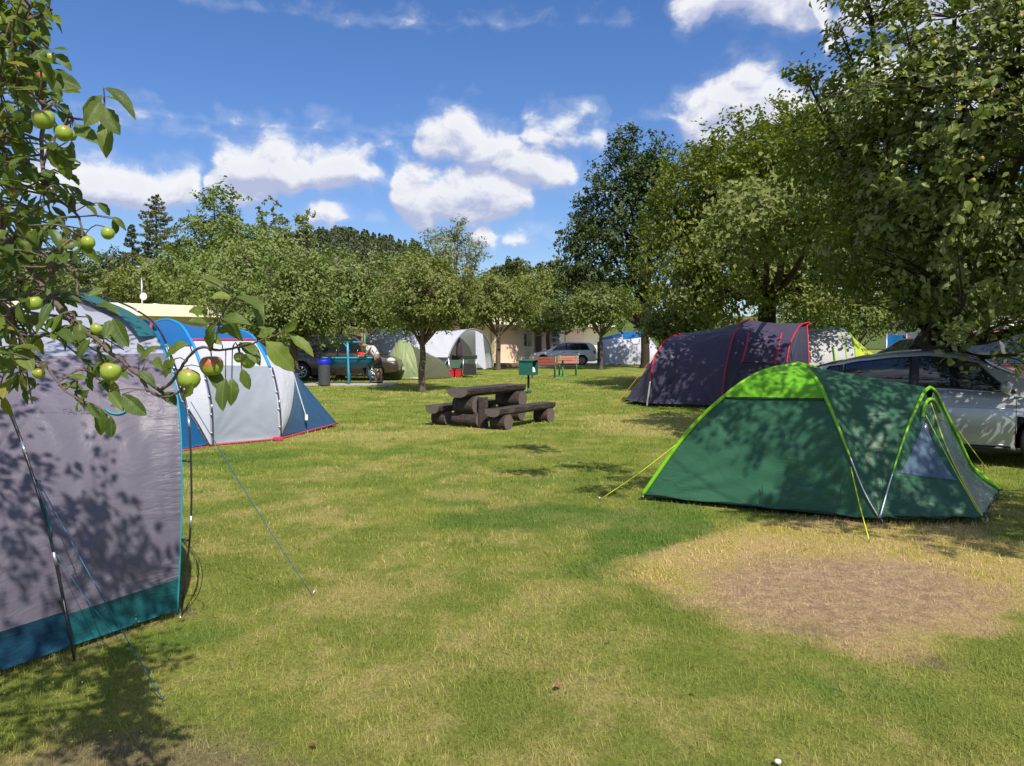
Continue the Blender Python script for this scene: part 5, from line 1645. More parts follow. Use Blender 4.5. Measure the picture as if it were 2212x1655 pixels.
def small_house(name, label, px, Y, w, d, hw, hr, wallm, roofm, winm, rz=0.0, wins=1):
    x, _ = XY(px, Y)
    t = thing(name, label, 'house', (x, Y, 0), rz)
    MB().box((0, 0, hw / 2), (w, d, hw)).build('wall', wallm, t)
    mb = MB()
    e = .35
    a = [Vector((-w / 2 - e, -d / 2 - e, hw)), Vector((w / 2 + e, -d / 2 - e, hw)), Vector((w / 2 + e, d / 2 + e, hw)), Vector((-w / 2 - e, d / 2 + e, hw))]
    r0, r1 = Vector((-w * .25, 0, hw + hr)), Vector((w * .25, 0, hw + hr))
    for f in ((a[0], a[1], r1, r0), (a[1], a[2], r1), (a[2], a[3], r0, r1), (a[3], a[0], r0), (a[3], a[2], a[1], a[0])): mb.poly(f)
    mb.build('roof', roofm, t)
    MB().box((0, -d / 2 - e - .02, hw - .08), (w + 2 * e, .05, .3)).build('eaves_board', M_WHITEP, t)
    for k in range(wins):
        xk = (k + .5) * w / wins - w / 2
        f = MB().box((xk, -d / 2 - .03, hw * .55), (.9, .06, 1.1)).build('window', M_WHITEP, t)
        MB().box((xk, -d / 2 - .065, hw * .55), (.7, .012, .9)).build('pane', winm, f)


M_DKRED = mat('dark_red', srgb(90, 25, 30), .6)
small_house('summer_house', 'small white summer house with grey hipped roof and dark red window', 1985, 47, 1.7, 2.2, 1.75, 1.2, M_WHITEP, M_ROOFG, M_DKRED)
small_house('cottage', 'pale cottage with dark roof glimpsed behind the forked trunk', 2085, 40, 6.5, 4, 2.4, 1.6, M_WHITEP, M_ROOFG, M_DARKG, wins=3)
small_house('chalet', 'tiny turquoise walled chalet on the wooded slope', 752, 215, 9, 8, 22.2, 2.5, mat('turquoise_wall', srgb(90, 165, 150), .8), mat('brown_roof', (.10, .06, .05), .8), M_DARKG)


def glasshouse():
    t = thing('glasshouse', 'grey metal roofed glasshouse beyond the hedge', 'building', (*XY(1172, 84), 0))
    MB().box((0, 0, 2.4), (6.2, 9, 4.8)).build('wall', M_WHITEP, t)
    for k in range(9):
        x = -3.15 + k * .79
        MB().box((x, 0, 5.15), (.74, 9.2, .5), rot=Matrix.Rotation(.12 * (-1) ** k, 3, 'Y')).build('roof_panel', M_STEEL, t)
    for k in range(8):
        MB().box((-2.75 + k * .79, -4.53, 3.9), (.6, .05, 1.2)).build('pane', M_DARKG, t)


glasshouse()

# ------------------------------------------------------------------ cars
M_TYRE = mat('tyre', (.018, .018, .018), .8, bump=.2, bscale=80)
M_RIM = mat('alloy', (.42, .42, .43), .35, metal=.8)
M_UNDER = mat('underbody', (.006, .006, .007), .9, spec=.05)
M_CARGLASS = mat('car_glass', (.012, .016, .018), .03, spec=1.0, var=0)
M_TRIM = mat('black_trim', (.012, .012, .013), .45)
M_TAIL = mat('tail_lamp', (.35, .01, .015), .12, coat=1)
M_HEADL = mat('head_lamp', (.55, .56, .58), .08, coat=1)


def paint(name, col, metal=.55, rough=.32):
    return mat(name, col, rough, metal=metal, var=.05, vscale=3, coat=.8, dirt=((.25, .22, .17), 2.2, .12))


def car(name, label, loc, rz, pm, spec, group=None):
    """spec: L, W, H, belt, side profile; x points forward"""
    t = thing(name, label, 'car', (loc[0], loc[1], 0), rz, group)
    L, W, Hh = spec['L'], spec['W'], spec['H']
    prof = spec['body']        # (x, top z, half width factor, bottom z)
    cab = spec['cab']          # (x, z of glass top line)
    hw = W / 2
    wr = spec.get('wr', .32)
    ax = spec['axles']

    def lerp_tab(tab, x, k):
        if x <= tab[0][0]: return tab[0][k]
        for i in range(len(tab) - 1):
            if tab[i][0] <= x <= tab[i + 1][0]:
                u = (x - tab[i][0]) / (tab[i + 1][0] - tab[i][0])
                u2 = u * u * (3 - 2 * u) * .5 + u * .5
                return tab[i][k] + (tab[i + 1][k] - tab[i][k]) * u2
        return tab[-1][k]
    bot = lambda x: lerp_tab(prof, x, 3)
    topz = lambda x: lerp_tab(prof, x, 1)
    wf = lambda x: lerp_tab(prof, x, 2) * hw

    def side_y(x, z):
        zt, zb, w = topz(x), bot(x), wf(x)
        u = (z - zb) / (zt - zb)
        pts = ((0, .955), (.14, .985), (.45, 1.0), (.72, .985), (.74, .978), (.93, .925), (1, .84))
        for i in range(len(pts) - 1):
            if pts[i][0] <= u <= pts[i + 1][0]:
                q = (u - pts[i][0]) / (pts[i + 1][0] - pts[i][0])
                return w * (pts[i][1] + (pts[i + 1][1] - pts[i][1]) * q)
        return w * .84
    xs = [-L / 2 + L * i / 48 for i in range(49)]
    us = (0, .06, .14, .3, .45, .6, .72, .76, .86, .93, 1)
    mb = MB()
    rows = []
    for x in xs:
        zb, zt = bot(x), topz(x)
        half = [Vector((x, 0.0001, zb))] + [Vector((x, side_y(x, zb + (zt - zb) * u), zb + (zt - zb) * u)) for u in us]
        half += [Vector((x, wf(x) * .55, zt + .022)), Vector((x, 0.0001, zt + .032))]
        ring = half + [Vector((p.x, -p.y, p.z)) for p in reversed(half)]
        rows.append(ring + [ring[0]])
    mb.grid(rows)
    mb.poly(rows[0][:-1][::-1]); mb.poly(rows[-1][:-1])
    me = mb.mesh('body')
    bm = bmesh.new(); bm.from_mesh(me)
    bmesh.ops.remove_doubles(bm, verts=bm.verts, dist=.0008)
    bmesh.ops.recalc_face_normals(bm, faces=bm.faces)
    bm.to_mesh(me); bm.free()
    body = link('body', me, [pm, M_UNDER], t)
    # wheel arches cut out of the shell
    cm = MB()
    for a in ax:
        for s_ in (-1, 1):
            c0 = Vector((a, s_ * (hw - .26), wr)); c1 = Vector((a, s_ * (hw + .2), wr))
            cm.tube([c0, c1], wr + .055, 28, sm=False)
    cme = cm.mesh('cut')
    cme.materials.append(pm); cme.materials.append(M_UNDER)
    for p in cme.polygons: p.material_index = 1
    cut = bpy.data.objects.new('cut', cme); COL.objects.link(cut)
    cut.parent = t
    bpy.context.view_layer.update()
    md = body.modifiers.new('cut', 'BOOLEAN'); md.object = cut; md.operation = 'DIFFERENCE'; md.solver = 'EXACT'
    dg = bpy.context.evaluated_depsgraph_get()
    nm = bpy.data.meshes.new_from_object(body.evaluated_get(dg))
    body.modifiers.clear()
    body.data = nm
    bpy.data.objects.remove(cut)
    for p in nm.polygons:
        c = p.center
        for a in ax:
            if abs(math.hypot(c.x - a, c.z - wr) - (wr + .055)) < .02 and abs(c.y) > hw - .3 or (abs(abs(c.y) - (hw - .26)) < .01 and math.hypot(c.x - a, c.z - wr) < wr + .06):
                p.material_index = 1
    # cabin
    x0, x1 = cab[0][0], cab[-1][0]
    zc = lambda x: lerp_tab(cab, x, 1)

    def cabp(x, v):
        """v 0..1 up the side glass, 1..2 across the roof"""
        zt = zc(x); zb = topz(x) - .01
        wb = wf(x) * .865
        wt = wb - .20 * max(0, zt - zb) / .5 * spec.get('tumble', 1.0)
        if v <= 1:
            return Vector((x, wb + (wt - wb) * (v ** 1.25), zb + (zt - zb) * v))
        q = v - 1
        return Vector((x, wt * math.cos(q * math.pi / 2), zt + .045 * math.sin(q * math.pi / 2) * min(1, (zt - zb) / .3)))
    vs = [0, .2, .4, .6, .8, .92, 1, 1.12, 1.3, 1.5, 1.75, 2]
    nxs = [x0 + (x1 - x0) * i / 60 for i in range(61)]
    mb = MB()
    rows = []
    for x in nxs:
        half = [cabp(x, v) for v in vs]
        rows.append(half + [Vector((p.x, -p.y, p.z)) for p in reversed(half[:-1])])
    mb.grid(rows)
    cabin = mb.build('cabin', pm, t)

    def glass(nm_, xa, xb, inset=.0, off=.006, va=.07, vb=.90, slant=(0, 0)):
        for s_ in (-1, 1):
            P = []
            for i in range(15):
                x = xa + (xb - xa) * i / 14
                row = []
                for j in range(7):
                    v = va + (vb - va) * j / 6
                    xx = x + slant[0] * (1 - i / 14) * (j / 6) + slant[1] * (i / 14) * (j / 6)
                    if zc(xx) - topz(xx) < .08: v = va
                    p = cabp(xx, v)
                    row.append(Vector((p.x, s_ * (p.y + off), p.z)))
                P.append(row)
            g_ = MB().grid(P).build(nm_, M_CARGLASS, t)
            edge = P[0] + [r_[-1] for r_ in P] + P[-1][::-1] + [r_[0] for r_ in reversed(P)]
            MB().tube(edge, .012, 4, cap=False).build('window_trim', M_TRIM, g_)
    for w_ in spec['windows']:
        glass('side_window', *w_[:2], slant=w_[2] if len(w_) > 2 else (0, 0))
    if len(spec['windows']) > 1:
        ws = spec['windows']
        for i in range(len(ws) - 1):
            xa, xb = ws[i][1], ws[i + 1][0]
            for s_ in (-1, 1):
                P = [[Vector((p.x, s_ * (p.y + .004), p.z)) for p in (cabp(xa + (xb - xa) * q / 2, .06 + .86 * j / 6) for j in range(7))] for q in range(3)]
                MB().grid(P).build('door_pillar', M_TRIM, t)
    for nm_, (xa, xb) in (('windscreen', spec['wind']), ('rear_window', spec['rearw'])):
        P = []
        for i in range(9):
            x = xa + (xb - xa) * i / 8
            P.append([cabp(x, 1.06 + .94 * j / 6) + Vector((.004 if nm_ == 'windscreen' else -.004, 0, .005)) for j in range(7)])
            P[-1] = P[-1] + [Vector((p.x, -p.y, p.z)) for p in reversed(P[-1][:-1])]
        MB().grid(P).build(nm_, M_CARGLASS, t)
    # wheels
    for a in ax:
        for s_ in (-1, 1):
            w = MB().lathe([(.02, -.10), (wr * .62, -.10), (wr * .93, -.095), (wr, -.07), (wr, .07), (wr * .93, .095), (wr * .66, .10), (wr * .62, .07), (.02, .05)], 30, (0, 0, 0), 'Y').build('wheel', M_TYRE, t)
            w.location = (a, s_ * (hw - .115), wr)
            if s_ < 0: w.rotation_euler = (0, 0, math.pi)
            rim = MB().lathe([(wr * .55, .085), (wr * .64, .10), (wr * .67, .095), (wr * .62, .08)], 30, (0, 0, 0), 'Y')
            nsp = spec.get('spokes', 7)
            for q in range(nsp):
                an = 2 * math.pi * q / nsp
                dr = Vector((math.cos(an), 0, math.sin(an)))
                rim.tube([dr * .03 + Vector((0, .085, 0)), dr * wr * .60 + Vector((0, .09, 0))], [wr * .12, wr * .085], 6)
            rim.lathe([(.001, .10), (.055, .10), (.065, .085)], 12, (0, 0, 0), 'Y')
            rim.build('rim', M_RIM, w)
            if s_ < 0: pass
    # seams, handles, sill, mirrors, lamps
    for s_ in (-1, 1):
        for xd in spec['seams']:
            pts = [Vector((xd + .0 * z, s_ * (side_y(xd, z) + .001), z)) for z in [bot(xd) + .08 + (topz(xd) - bot(xd) - .10) * q / 9 for q in range(10)]]
            MB().tube(pts, .0045, 4, cap=False).build('door_gap', M_TRIM, t)
        xr_, xf_ = ax[0] + wr + .09, ax[1] - wr - .09
        for z, r_, m_ in ((.28, .012, pm), (spec.get('crease', .72), .006, pm)):
            pts = [Vector((xr_ + (xf_ - xr_) * q / 12, s_ * (side_y(xr_ + (xf_ - xr_) * q / 12, z) + .002), z)) for q in range(13)]
            MB().tube(pts, r_, 6).build('side_rib', m_, t)
        pts = [Vector((xr_ + (xf_ - xr_) * q / 8, s_ * (wf(0) * .965), .235)) for q in range(9)]
        MB().tube(pts, .028, 6).build('sill', M_TRIM, t)
        for xh in spec['handles']:
            z = topz(xh) - .13
            y = side_y(xh, z)
            MB().tube([(xh - .09, s_ * (y + .004), z), (xh - .07, s_ * (y + .032), z), (xh + .07, s_ * (y + .032), z), (xh + .09, s_ * (y + .004), z)], .012, 6).build('door_handle', pm if spec.get('hcol', 1) else M_TRIM, t)
        xm = spec['mirror']
        zm = topz(xm) + .07
        ym = wf(xm) * .9
        m = MB().lathe([(.001, -.11), (.06, -.09), (.085, 0), (.06, .09), (.001, .11)], 12, (0, 0, 0), 'Y').build('mirror', pm, t, loc=(xm, s_ * (ym + .13), zm))
        m.scale = (.8, 1, 1)
        MB().tube([(xm + .02, s_ * (ym - .06), zm - .07), (xm, s_ * (ym + .08), zm - .02)], .018, 6).build('mirror_arm', M_TRIM, t)
        for (nm_, lx, lz, sx, sy, sz, lm) in spec['lamps']:
            yy = side_y(lx, lz) - .03
            MB().lathe([(.001, -1), (.6, -.8), (.95, -.3), (1, 0), (.95, .3), (.6, .8), (.001, 1)], 12, (0, 0, 0), 'Z').build(nm_, lm, t, loc=(lx, s_ * (yy - sy * .45), lz)).scale = (sx, sy, sz)
    # bumpers' lower trim and number plates
    for sgn in (1, -1):
        xe = sgn * (L / 2)
        pts = [Vector((xe * (1.0 - .025 * (abs(q) / 6) ** 2) + sgn * .004, q / 6 * wf(xe) * .93, .36)) for q in range(-6, 7)]
        MB().tube(pts, .05, 6).build('bumper_trim', M_TRIM, t)
        MB().box((xe + sgn * .045, 0, .46), (.012, .5, .11)).build('number_plate', M_WHITEP, t)
    return t


SALOON = dict(L=4.75, W=1.84, H=1.46, wr=.335, axles=(-1.40, 1.36), body=[(-2.375, .86, .80, .36), (-2.28, 1.00, .90, .28), (-1.9, 1.06, .97, .24), (-1.0, 1.00, 1, .22), (0, .965, 1, .22), (.9, .945, 1, .22), (1.4, .90, .99, .22), (1.95, .80, .95, .24), (2.25, .68, .86, .28), (2.375, .56, .74, .34)],
              cab=[(-2.0, 1.07), (-1.6, 1.16), (-1.2, 1.26), (-.8, 1.345), (-.4, 1.405), (-.02, 1.43), (.3, 1.40), (.55, 1.335), (.85, 1.20), (1.25, 1.01), (1.42, .93)],
              windows=[(-1.45, -1.12, (.22, .02)), (-1.05, -.22, (.02, .0)), (-.12, .98, (.0, -.42))], wind=(.5, 1.36), rearw=(-1.95, -1.15), seams=(-1.02, -.16, .98), handles=(-.95, .02), mirror=.86, crease=.74,
              lamps=[('headlight', 2.02, .66, .28, .10, .09, M_HEADL), ('tail_lamp', -2.22, .86, .16, .12, .10, M_TAIL)], spokes=10)
WAGON = dict(L=4.3, W=1.68, H=1.5, wr=.30, axles=(-1.25, 1.25), body=[(-2.15, .80, .86, .36), (-2.1, .95, .93, .26), (-1.7, .97, .98, .24), (-.5, .95, 1, .22), (.9, .93, 1, .22), (1.3, .87, .98, .22), (1.85, .77, .94, .25), (2.08, .62, .86, .3), (2.15, .5, .78, .36)],
             cab=[(-2.12, .98), (-2.02, 1.15), (-1.85, 1.36), (-1.7, 1.42), (-1.0, 1.45), (-.2, 1.46), (.15, 1.40), (.5, 1.22), (.95, .98), (1.08, .92)],
             windows=[(-1.72, -1.12, (.22, 0)), (-1.02, -.26), (-.18, .70, (0, -.34))], wind=(.22, 1.02), rearw=(-2.1, -1.84), seams=(-1.0, -.22, .76), handles=(-.9, -.08), mirror=.66, crease=.62,
             lamps=[('headlight', 1.88, .66, .2, .14, .1, M_HEADL), ('tail_lamp', -2.02, .80, .12, .10, .17, M_TAIL)], spokes=9, hcol=0)
VAN = dict(L=4.8, W=1.85, H=1.8, wr=.34, axles=(-1.5, 1.45), body=[(-2.4, .95, .88, .40), (-2.35, 1.10, .95, .30), (-1.8, 1.13, .99, .28), (0, 1.10, 1, .27), (.9, 1.08, 1, .27), (1.4, 1.03, .99, .27), (2.0, .92, .95, .30), (2.3, .78, .88, .34), (2.4, .6, .8, .42)],
           cab=[(-2.37, 1.13), (-2.3, 1.45), (-2.15, 1.74), (-1.9, 1.80), (-.5, 1.83), (.3, 1.81), (.6, 1.72), (1.0, 1.45), (1.45, 1.12), (1.6, 1.04)],
           windows=[(-2.1, -1.15), (-1.05, -.1), (0.0, 1.1, (0, -.42))], wind=(.65, 1.5), rearw=(-2.36, -2.17), seams=(-1.1, -.05, 1.1), handles=(-.95, .12), mirror=1.0, crease=.8,
           lamps=[('headlight', 2.08, .80, .2, .14, .12, M_HEADL), ('tail_lamp', -2.3, 1.1, .08, .1, .28, M_TAIL)], spokes=7)

P_SILV = paint('silver_paint', (.40, .41, .43), .4, .3)
P_SILV2 = paint('silver_paint_far', (.66, .67, .69), .1, .4)
P_BROWN = paint('dark_brown_paint', (.040, .026, .022), .1, .35)
P_NAVY = paint('blue_grey_car_paint', (.075, .10, .16), .4)
P_MAROON = paint('maroon_paint', (.075, .018, .014), .3)
phi = R(30)
fw = Vector((math.cos(phi), -math.sin(phi), 0)); lf = Vector((math.sin(phi), math.cos(phi), 0))
wheelF = Vector((6.62, 9.3, 0))
cc = wheelF - fw * 1.36 + lf * .92
car('silver_saloon', 'silver four door saloon parked right behind the green dome tent', (cc.x, cc.y), -phi, P_SILV, SALOON)
car('estate_car', 'silver estate car with red tail lamps parked before the cream building', (XY(1219, 49)[0], 49.8), R(180 - 8), P_SILV2, WAGON)
car('people_carrier', 'dark brown people carrier behind the washing trough', (XY(738, 30.6)[0], 31.2), R(-5), P_BROWN, VAN)
bc_ = car('blue_people_carrier', 'dark blue-grey car with its windscreen facing left, beyond the silver saloon', (XY(2022, 18.6)[0], 18.6), R(184), P_NAVY, VAN)
bc_.scale = (1, 1, .93)
car('maroon_van', 'dark maroon van half hidden by the right hand apple twigs', (10.75, 15.6), R(-3), P_MAROON, VAN)

# low cloth windbreak beyond the dark car
wb = thing('windbreak', 'blue and red cloth windbreak beyond the dark blue-grey car roof', 'windbreak', (*XY(1960, 27), 0))
for k, (x0_, x1_, m_) in enumerate(((-.75, -.05, M_BLUE), (-.05, .7, mat('red_cloth', srgb(215, 25, 45), .7)))):
    MB().grid([[Vector((x0_ + (x1_ - x0_) * i / 8, .05 * math.sin(i * .8 + k * 2) , z)) for i in range(9)] for z in (.35, .9, 1.4, 1.78 - .04 * k)]).build('cloth', m_, wb)
for x_ in (-.75, -.05, .7):
    MB().tube([(x_, 0, 0), (x_, 0, 1.84)], .015, 6).build('pole', M_ALU, wb)

# ------------------------------------------------------------------ washing place
def washing_place():
    M_TR = mat('turquoise_trough', srgb(18, 92, 118), .35, var=.35, vscale=6, dirt=((.05, .12, .14), 9, .6))
    M_TRL = mat('turquoise_rim', srgb(40, 150, 175), .4, var=.15)
    M_PB = mat('blue_pipe', srgb(60, 150, 190), .45, var=.3, vscale=12)
    M_PG = mat('green_pipe', srgb(40, 140, 90), .45, var=.2)
    M_CONC = mat('concrete', (.36, .34, .31), .9, var=.15, bump=.3)
    Y = 27.6
    c = Vector((*XY(755, Y), 0))
    s = tag(MB().box((c.x, c.y + .1, .012), (3.3, 1.5, .05)).build('concrete_slab', M_CONC, None, .01), 'flat concrete slab under the blue washing trough', 'slab')
    t = thing('washing_trough', 'long turquoise washing trough on blue legs with tap frame', 'trough', c)
    mb = MB()
    P = []
    for i in range(25):
        u = i / 24
        x = -.95 + 1.9 * u
        e = min(1, min(u, 1 - u) * 9) ** .5
        row = []
        for j in range(13):
            a = math.pi * j / 12
            row.append(Vector((x, -.36 * math.cos(a) * (.6 + .4 * e), .98 - .36 * math.sin(a) * e - .01)))
        P.append(row)
    mb.grid(P)
    P2 = [[p + Vector((0, 0, .02)) * 1 + Vector((0, -p.y * .06, .012)) for p in row] for row in P]
    mb.grid(P2)
    mb.build('trough', M_TR, t)
    rim = [P[i][0] for i in range(25)] + [P[24][j] for j in range(13)][1:] * 0 + [P[i][12] for i in range(24, -1, -1)] + [P[0][0]]
    MB().tube(rim, .03, 6).build('rim', M_TRL, t)
    for sx in (-.75, .0, .75):
        MB().tube([(sx, 0, 0), (sx, 0, .66)], .035, 8).build('leg', M_TR, t)
    MB().tube([(.06, -.42, 0), (.05, -.42, .5), (.03, -.40, 1.05), (.02, -.40, 1.50)], .042, 8).build('post', M_PB, t)
    MB().tube([(-.46, .1, .98), (-.46, .1, 1.48), (-.4, .08, 1.53), (.02, -.35, 1.53)], .026, 8).build('green_pipe', M_PG, t)
    MB().tube([(-.4, .1, 1.53), (.5, .1, 1.53)], .024, 8).build('cross_pipe', M_TRL, t)
    MB().tube([(-.14, -.3, 1.5), (.02, -.4, 1.33)], .02, 6).build('brace', M_TRL, t)
    MB().tube([(.44, .1, .98), (.44, .1, 2.05)], .04, 8).build('rusty_pipe', mat('rusty_pipe', srgb(150, 110, 95), .8, var=.4, vscale=14), t)
    MB().tube([(.53, .14, .98), (.53, .14, 1.85)], .035, 8).build('green_pipe', M_PG, t)
    for k in (-.46, .0, .3):
        MB().tube([(k, .1, 1.25), (k, -.02, 1.25), (k, -.05, 1.18)], .014, 6).build('tap', M_STEEL, t)
    b_ = thing('washing_up_bowl', 'red and white bowl on the rim of the turquoise trough', 'bowl', (c.x + .46, c.y - .2, 1.0))
    MB().lathe([(.001, 0), (.10, 0), (.13, .06), (.12, .06), (.095, .01)], 16).build('bowl', M_CAP, b_)
    MB().lathe([(.13, .055), (.14, .10), (.12, .16), (.001, .17)], 16).build('cloth', mat('bright_red_cloth', srgb(225, 20, 20), .7), b_)
    # litter bin
    bn = thing('litter_bin', 'dark ribbed litter bin with blue bag rim left of the trough', 'bin', (*XY(700, 26.9), 0))
    mb = MB()
    prof = []
    for k in range(19):
        prof.append((.19 + .022 * k / 18 + .008 * (k % 2), .02 + k * .047))
    mb.lathe(prof, 28)
    mb.lathe([(.001, .02), (.19, .02)], 28)
    mb.build('drum', mat('dark_bin', (.05, .055, .065), .75, var=.5, vscale=9, bump=.5, bscale=20), bn)
    MB().lathe([(.225, .76), (.236, .80), (.236, .90), (.215, .93), (.19, .90), (.18, .80)], 28).build('bag_rim', mat('blue_bag', srgb(25, 35, 190), .4, bump=.6, bscale=30), bn)
    return c


TROUGH = washing_place()


# ------------------------------------------------------------------ person bending over the trough
def skin(name, verts, edges, radii, root, m_, parent, sub=2):
    me = bpy.data.meshes.new(name)
    me.from_pydata([tuple(v) for v in verts], edges, [])
    o = link(name, me, None, parent)
    md = o.modifiers.new('skin', 'SKIN'); md.use_smooth_shade = True
    for i, r_ in enumerate(radii):
        sv = me.skin_vertices[0].data[i]
        sv.radius = r_ if isinstance(r_, tuple) else (r_, r_)
        sv.use_root = (i == root)
    sb = o.modifiers.new('sub', 'SUBSURF'); sb.levels = sub; sb.render_levels = sub
    bpy.context.view_layer.update()
    dg = bpy.context.evaluated_depsgraph_get()
    nm = bpy.data.meshes.new_from_object(o.evaluated_get(dg))
    o.modifiers.clear(); o.data = nm
    nm.materials.clear(); nm.materials.append(m_)
    for p in nm.polygons: p.use_smooth = True
    return o


def hand(verts, edges, radii, wi, palm, fdir, side, s=1.0, curl=Vector((0, 0, -1))):
    """palm plus five fingers grown from the wrist vertex"""
    pi_ = len(verts); verts.append(palm); edges.append((wi, pi_)); radii.append((.036 * s, .018 * s))
    for k, (ln, off) in enumerate(((.070, -.030), (.080, -.010), (.074, .010), (.058, .029))):
        b0 = palm + fdir * .045 + side * off
        m1 = b0 + fdir * ln * .5 + curl * .006
        tp = m1 + fdir * ln * .38 + curl * ln * .30
        for q, (p, r_) in enumerate(((b0, .0095), (m1, .0088), (tp, .0075))):
            verts.append(p); radii.append(r_ * s)
            edges.append((pi_ if q == 0 else len(verts) - 2, len(verts) - 1))
    b0 = palm - fdir * .005 - side * .036
    for q, (p, r_) in enumerate(((b0, .011), (b0 + fdir * .030 - side * .018 + curl * .01, .010), (b0 + fdir * .052 - side * .014 + curl * .022, .008))):
        verts.append(p); radii.append(r_ * s)
        edges.append((pi_ if q == 0 else len(verts) - 2, len(verts) - 1))


def person_washing():
    M_SK = mat('skin', (.28, .15, .10), .55, var=.05)
    x0 = XY(812, 27.4)[0]
    B = Vector((x0, 27.35, .035))
    t = thing('person', 'person in white patterned shirt and black shorts bending over the trough', 'person', B)
    V = Vector
    v = [V((.05, 0, .93)), V((-.02, 0, 1.10)), V((-.15, 0, 1.24)), V((-.25, 0, 1.33)), V((-.335, 0, 1.375)), V((-.40, 0, 1.375)), V((-.455, 0, 1.37)),
         V((-.22, -.19, 1.30)), V((-.26, -.24, 1.10)), V((-.44, -.20, 1.03)),
         V((-.22, .19, 1.30)), V((-.30, .23, 1.12)), V((-.48, .18, 1.04)),
         V((.06, -.10, .88)), V((.02, -.11, .50)), V((.04, -.12, .09)), V((-.06, -.13, .035)), V((-.13, -.135, .03)),
         V((.10, .10, .88)), V((.12, .12, .50)), V((.20, .13, .10)), V((.10, .14, .035)), V((.04, .14, .03))]
    r = [.135, .125, .15, .13, .055, .085, .075, .065, .045, .032, .065, .045, .032, .095, .06, .038, .04, .028, .095, .06, .038, .04, .028]
    e = [(0, 1), (1, 2), (2, 3), (3, 4), (4, 5), (5, 6), (3, 7), (7, 8), (8, 9), (3, 10), (10, 11), (11, 12), (0, 13), (13, 14), (14, 15), (15, 16), (16, 17), (0, 18), (18, 19), (19, 20), (20, 21), (21, 22)]
    hand(v, e, r, 9, V((-.50, -.19, 1.01)), V((-1, 0, -.25)).normalized(), V((0, 1, 0)))
    hand(v, e, r, 12, V((-.54, .17, 1.02)), V((-1, 0, -.25)).normalized(), V((0, -1, 0)))
    body = skin('body', v, e, r, 0, M_SK, t)
    # head, face and hair
    hd = MB().lathe([(.001, -.125), (.04, -.118), (.065, -.09), (.078, -.04), (.082, .02), (.078, .07), (.055, .108), (.001, .122)], 16).build('head', M_SK, t, loc=(-.45, 0, 1.385))
    hd.rotation_euler = (0, -1.0, 0); hd.scale = (1.1, .92, 1)
    hr = MB().lathe([(.088, .03), (.086, .07), (.062, .112), (.001, .128)], 16).build('hair', mat('cropped_hair', (.07, .045, .035), .8), t, loc=(-.44, 0, 1.392))
    hr.rotation_euler = (0, -.75, 0); hr.scale = (1.12, .95, 1)
    f = V((-.50, 0, 1.33))
    MB().tube([f + V((-.005, 0, .02)), f + V((-.045, 0, -.01)), f + V((-.02, 0, -.022))], [.010, .014, .008], 6).build('nose', M_SK, hd).matrix_parent_inverse = Matrix.Identity(4)
    for o in list(hd.children):
        o.parent = t
    for s_ in (-1, 1):
        MB().lathe([(.001, -.012), (.012, 0), (.001, .012)], 8, V((-.505, s_ * .032, 1.375))).build('eye', M_CAP, t)
        MB().lathe([(.001, -.03), (.018, -.02), (.022, .01), (.001, .03)], 8, V((-.425, s_ * .082, 1.38))).build('ear', M_SK, t)
    MB().tube([f + V((-.012, -.022, -.045)), f + V((-.02, 0, -.05)), f + V((-.012, .022, -.045))], .006, 5).build('mouth', mat('lip', (.25, .09, .07), .6), t)
    # shirt: shell over trunk and sleeves; shorts; shoes
    m_sh, b = newmat('white_patterned_shirt')
    tc = b.n('ShaderNodeTexCoord').outputs['Object']
    nz = b.smooth(b.noise(tc, 6.0, 3.0, .6, .5), .56, .60)
    pr = b.n('ShaderNodeBsdfPrincipled', ins={'Base Color': b.mix(nz, (.62, .63, .68, 1), (.035, .03, .05, 1)), 'Roughness': .85})
    b.n('ShaderNodeOutputMaterial', ins={0: pr.outputs[0]})
    sv = [V((.06, 0, .95)), V((-.02, 0, 1.11)), V((-.15, 0, 1.25)), V((-.26, 0, 1.34)), V((-.22, -.20, 1.30)), V((-.25, -.235, 1.16)), V((-.22, .20, 1.30)), V((-.27, .235, 1.17))]
    skin('shirt', sv, [(0, 1), (1, 2), (2, 3), (3, 4), (4, 5), (3, 6), (6, 7)], [.155, .15, .175, .13, .09, .075, .09, .075], 0, m_sh, t)
    MS = mat('black_cloth', (.008, .008, .010), .85)
    skin('shorts', [V((.06, 0, .97)), V((.07, 0, .88)), V((.05, -.10, .80)), V((.035, -.11, .55)), V((.10, .10, .80)), V((.12, .12, .55))], [(0, 1), (1, 2), (2, 3), (1, 4), (4, 5)], [.15, .15, .12, .105, .12, .105], 1, MS, t)
    for (fx, fy) in ((-.04, -.13), (.12, .14)):
        mb = MB().lathe([(.001, -.5), (.6, -.42), (.85, -.1), (.8, .3), (.45, .5), (.001, .52)], 12, (0, 0, 0), 'X')
        s_ = mb.build('shoe', MS, t, loc=(fx - .02, fy, .045)); s_.scale = (.27, .055, .055)
        s2 = MB().box((fx - .02, fy, .012), (.27, .09, .022)).build('sole', M_CAP, t, .006)


person_washing()


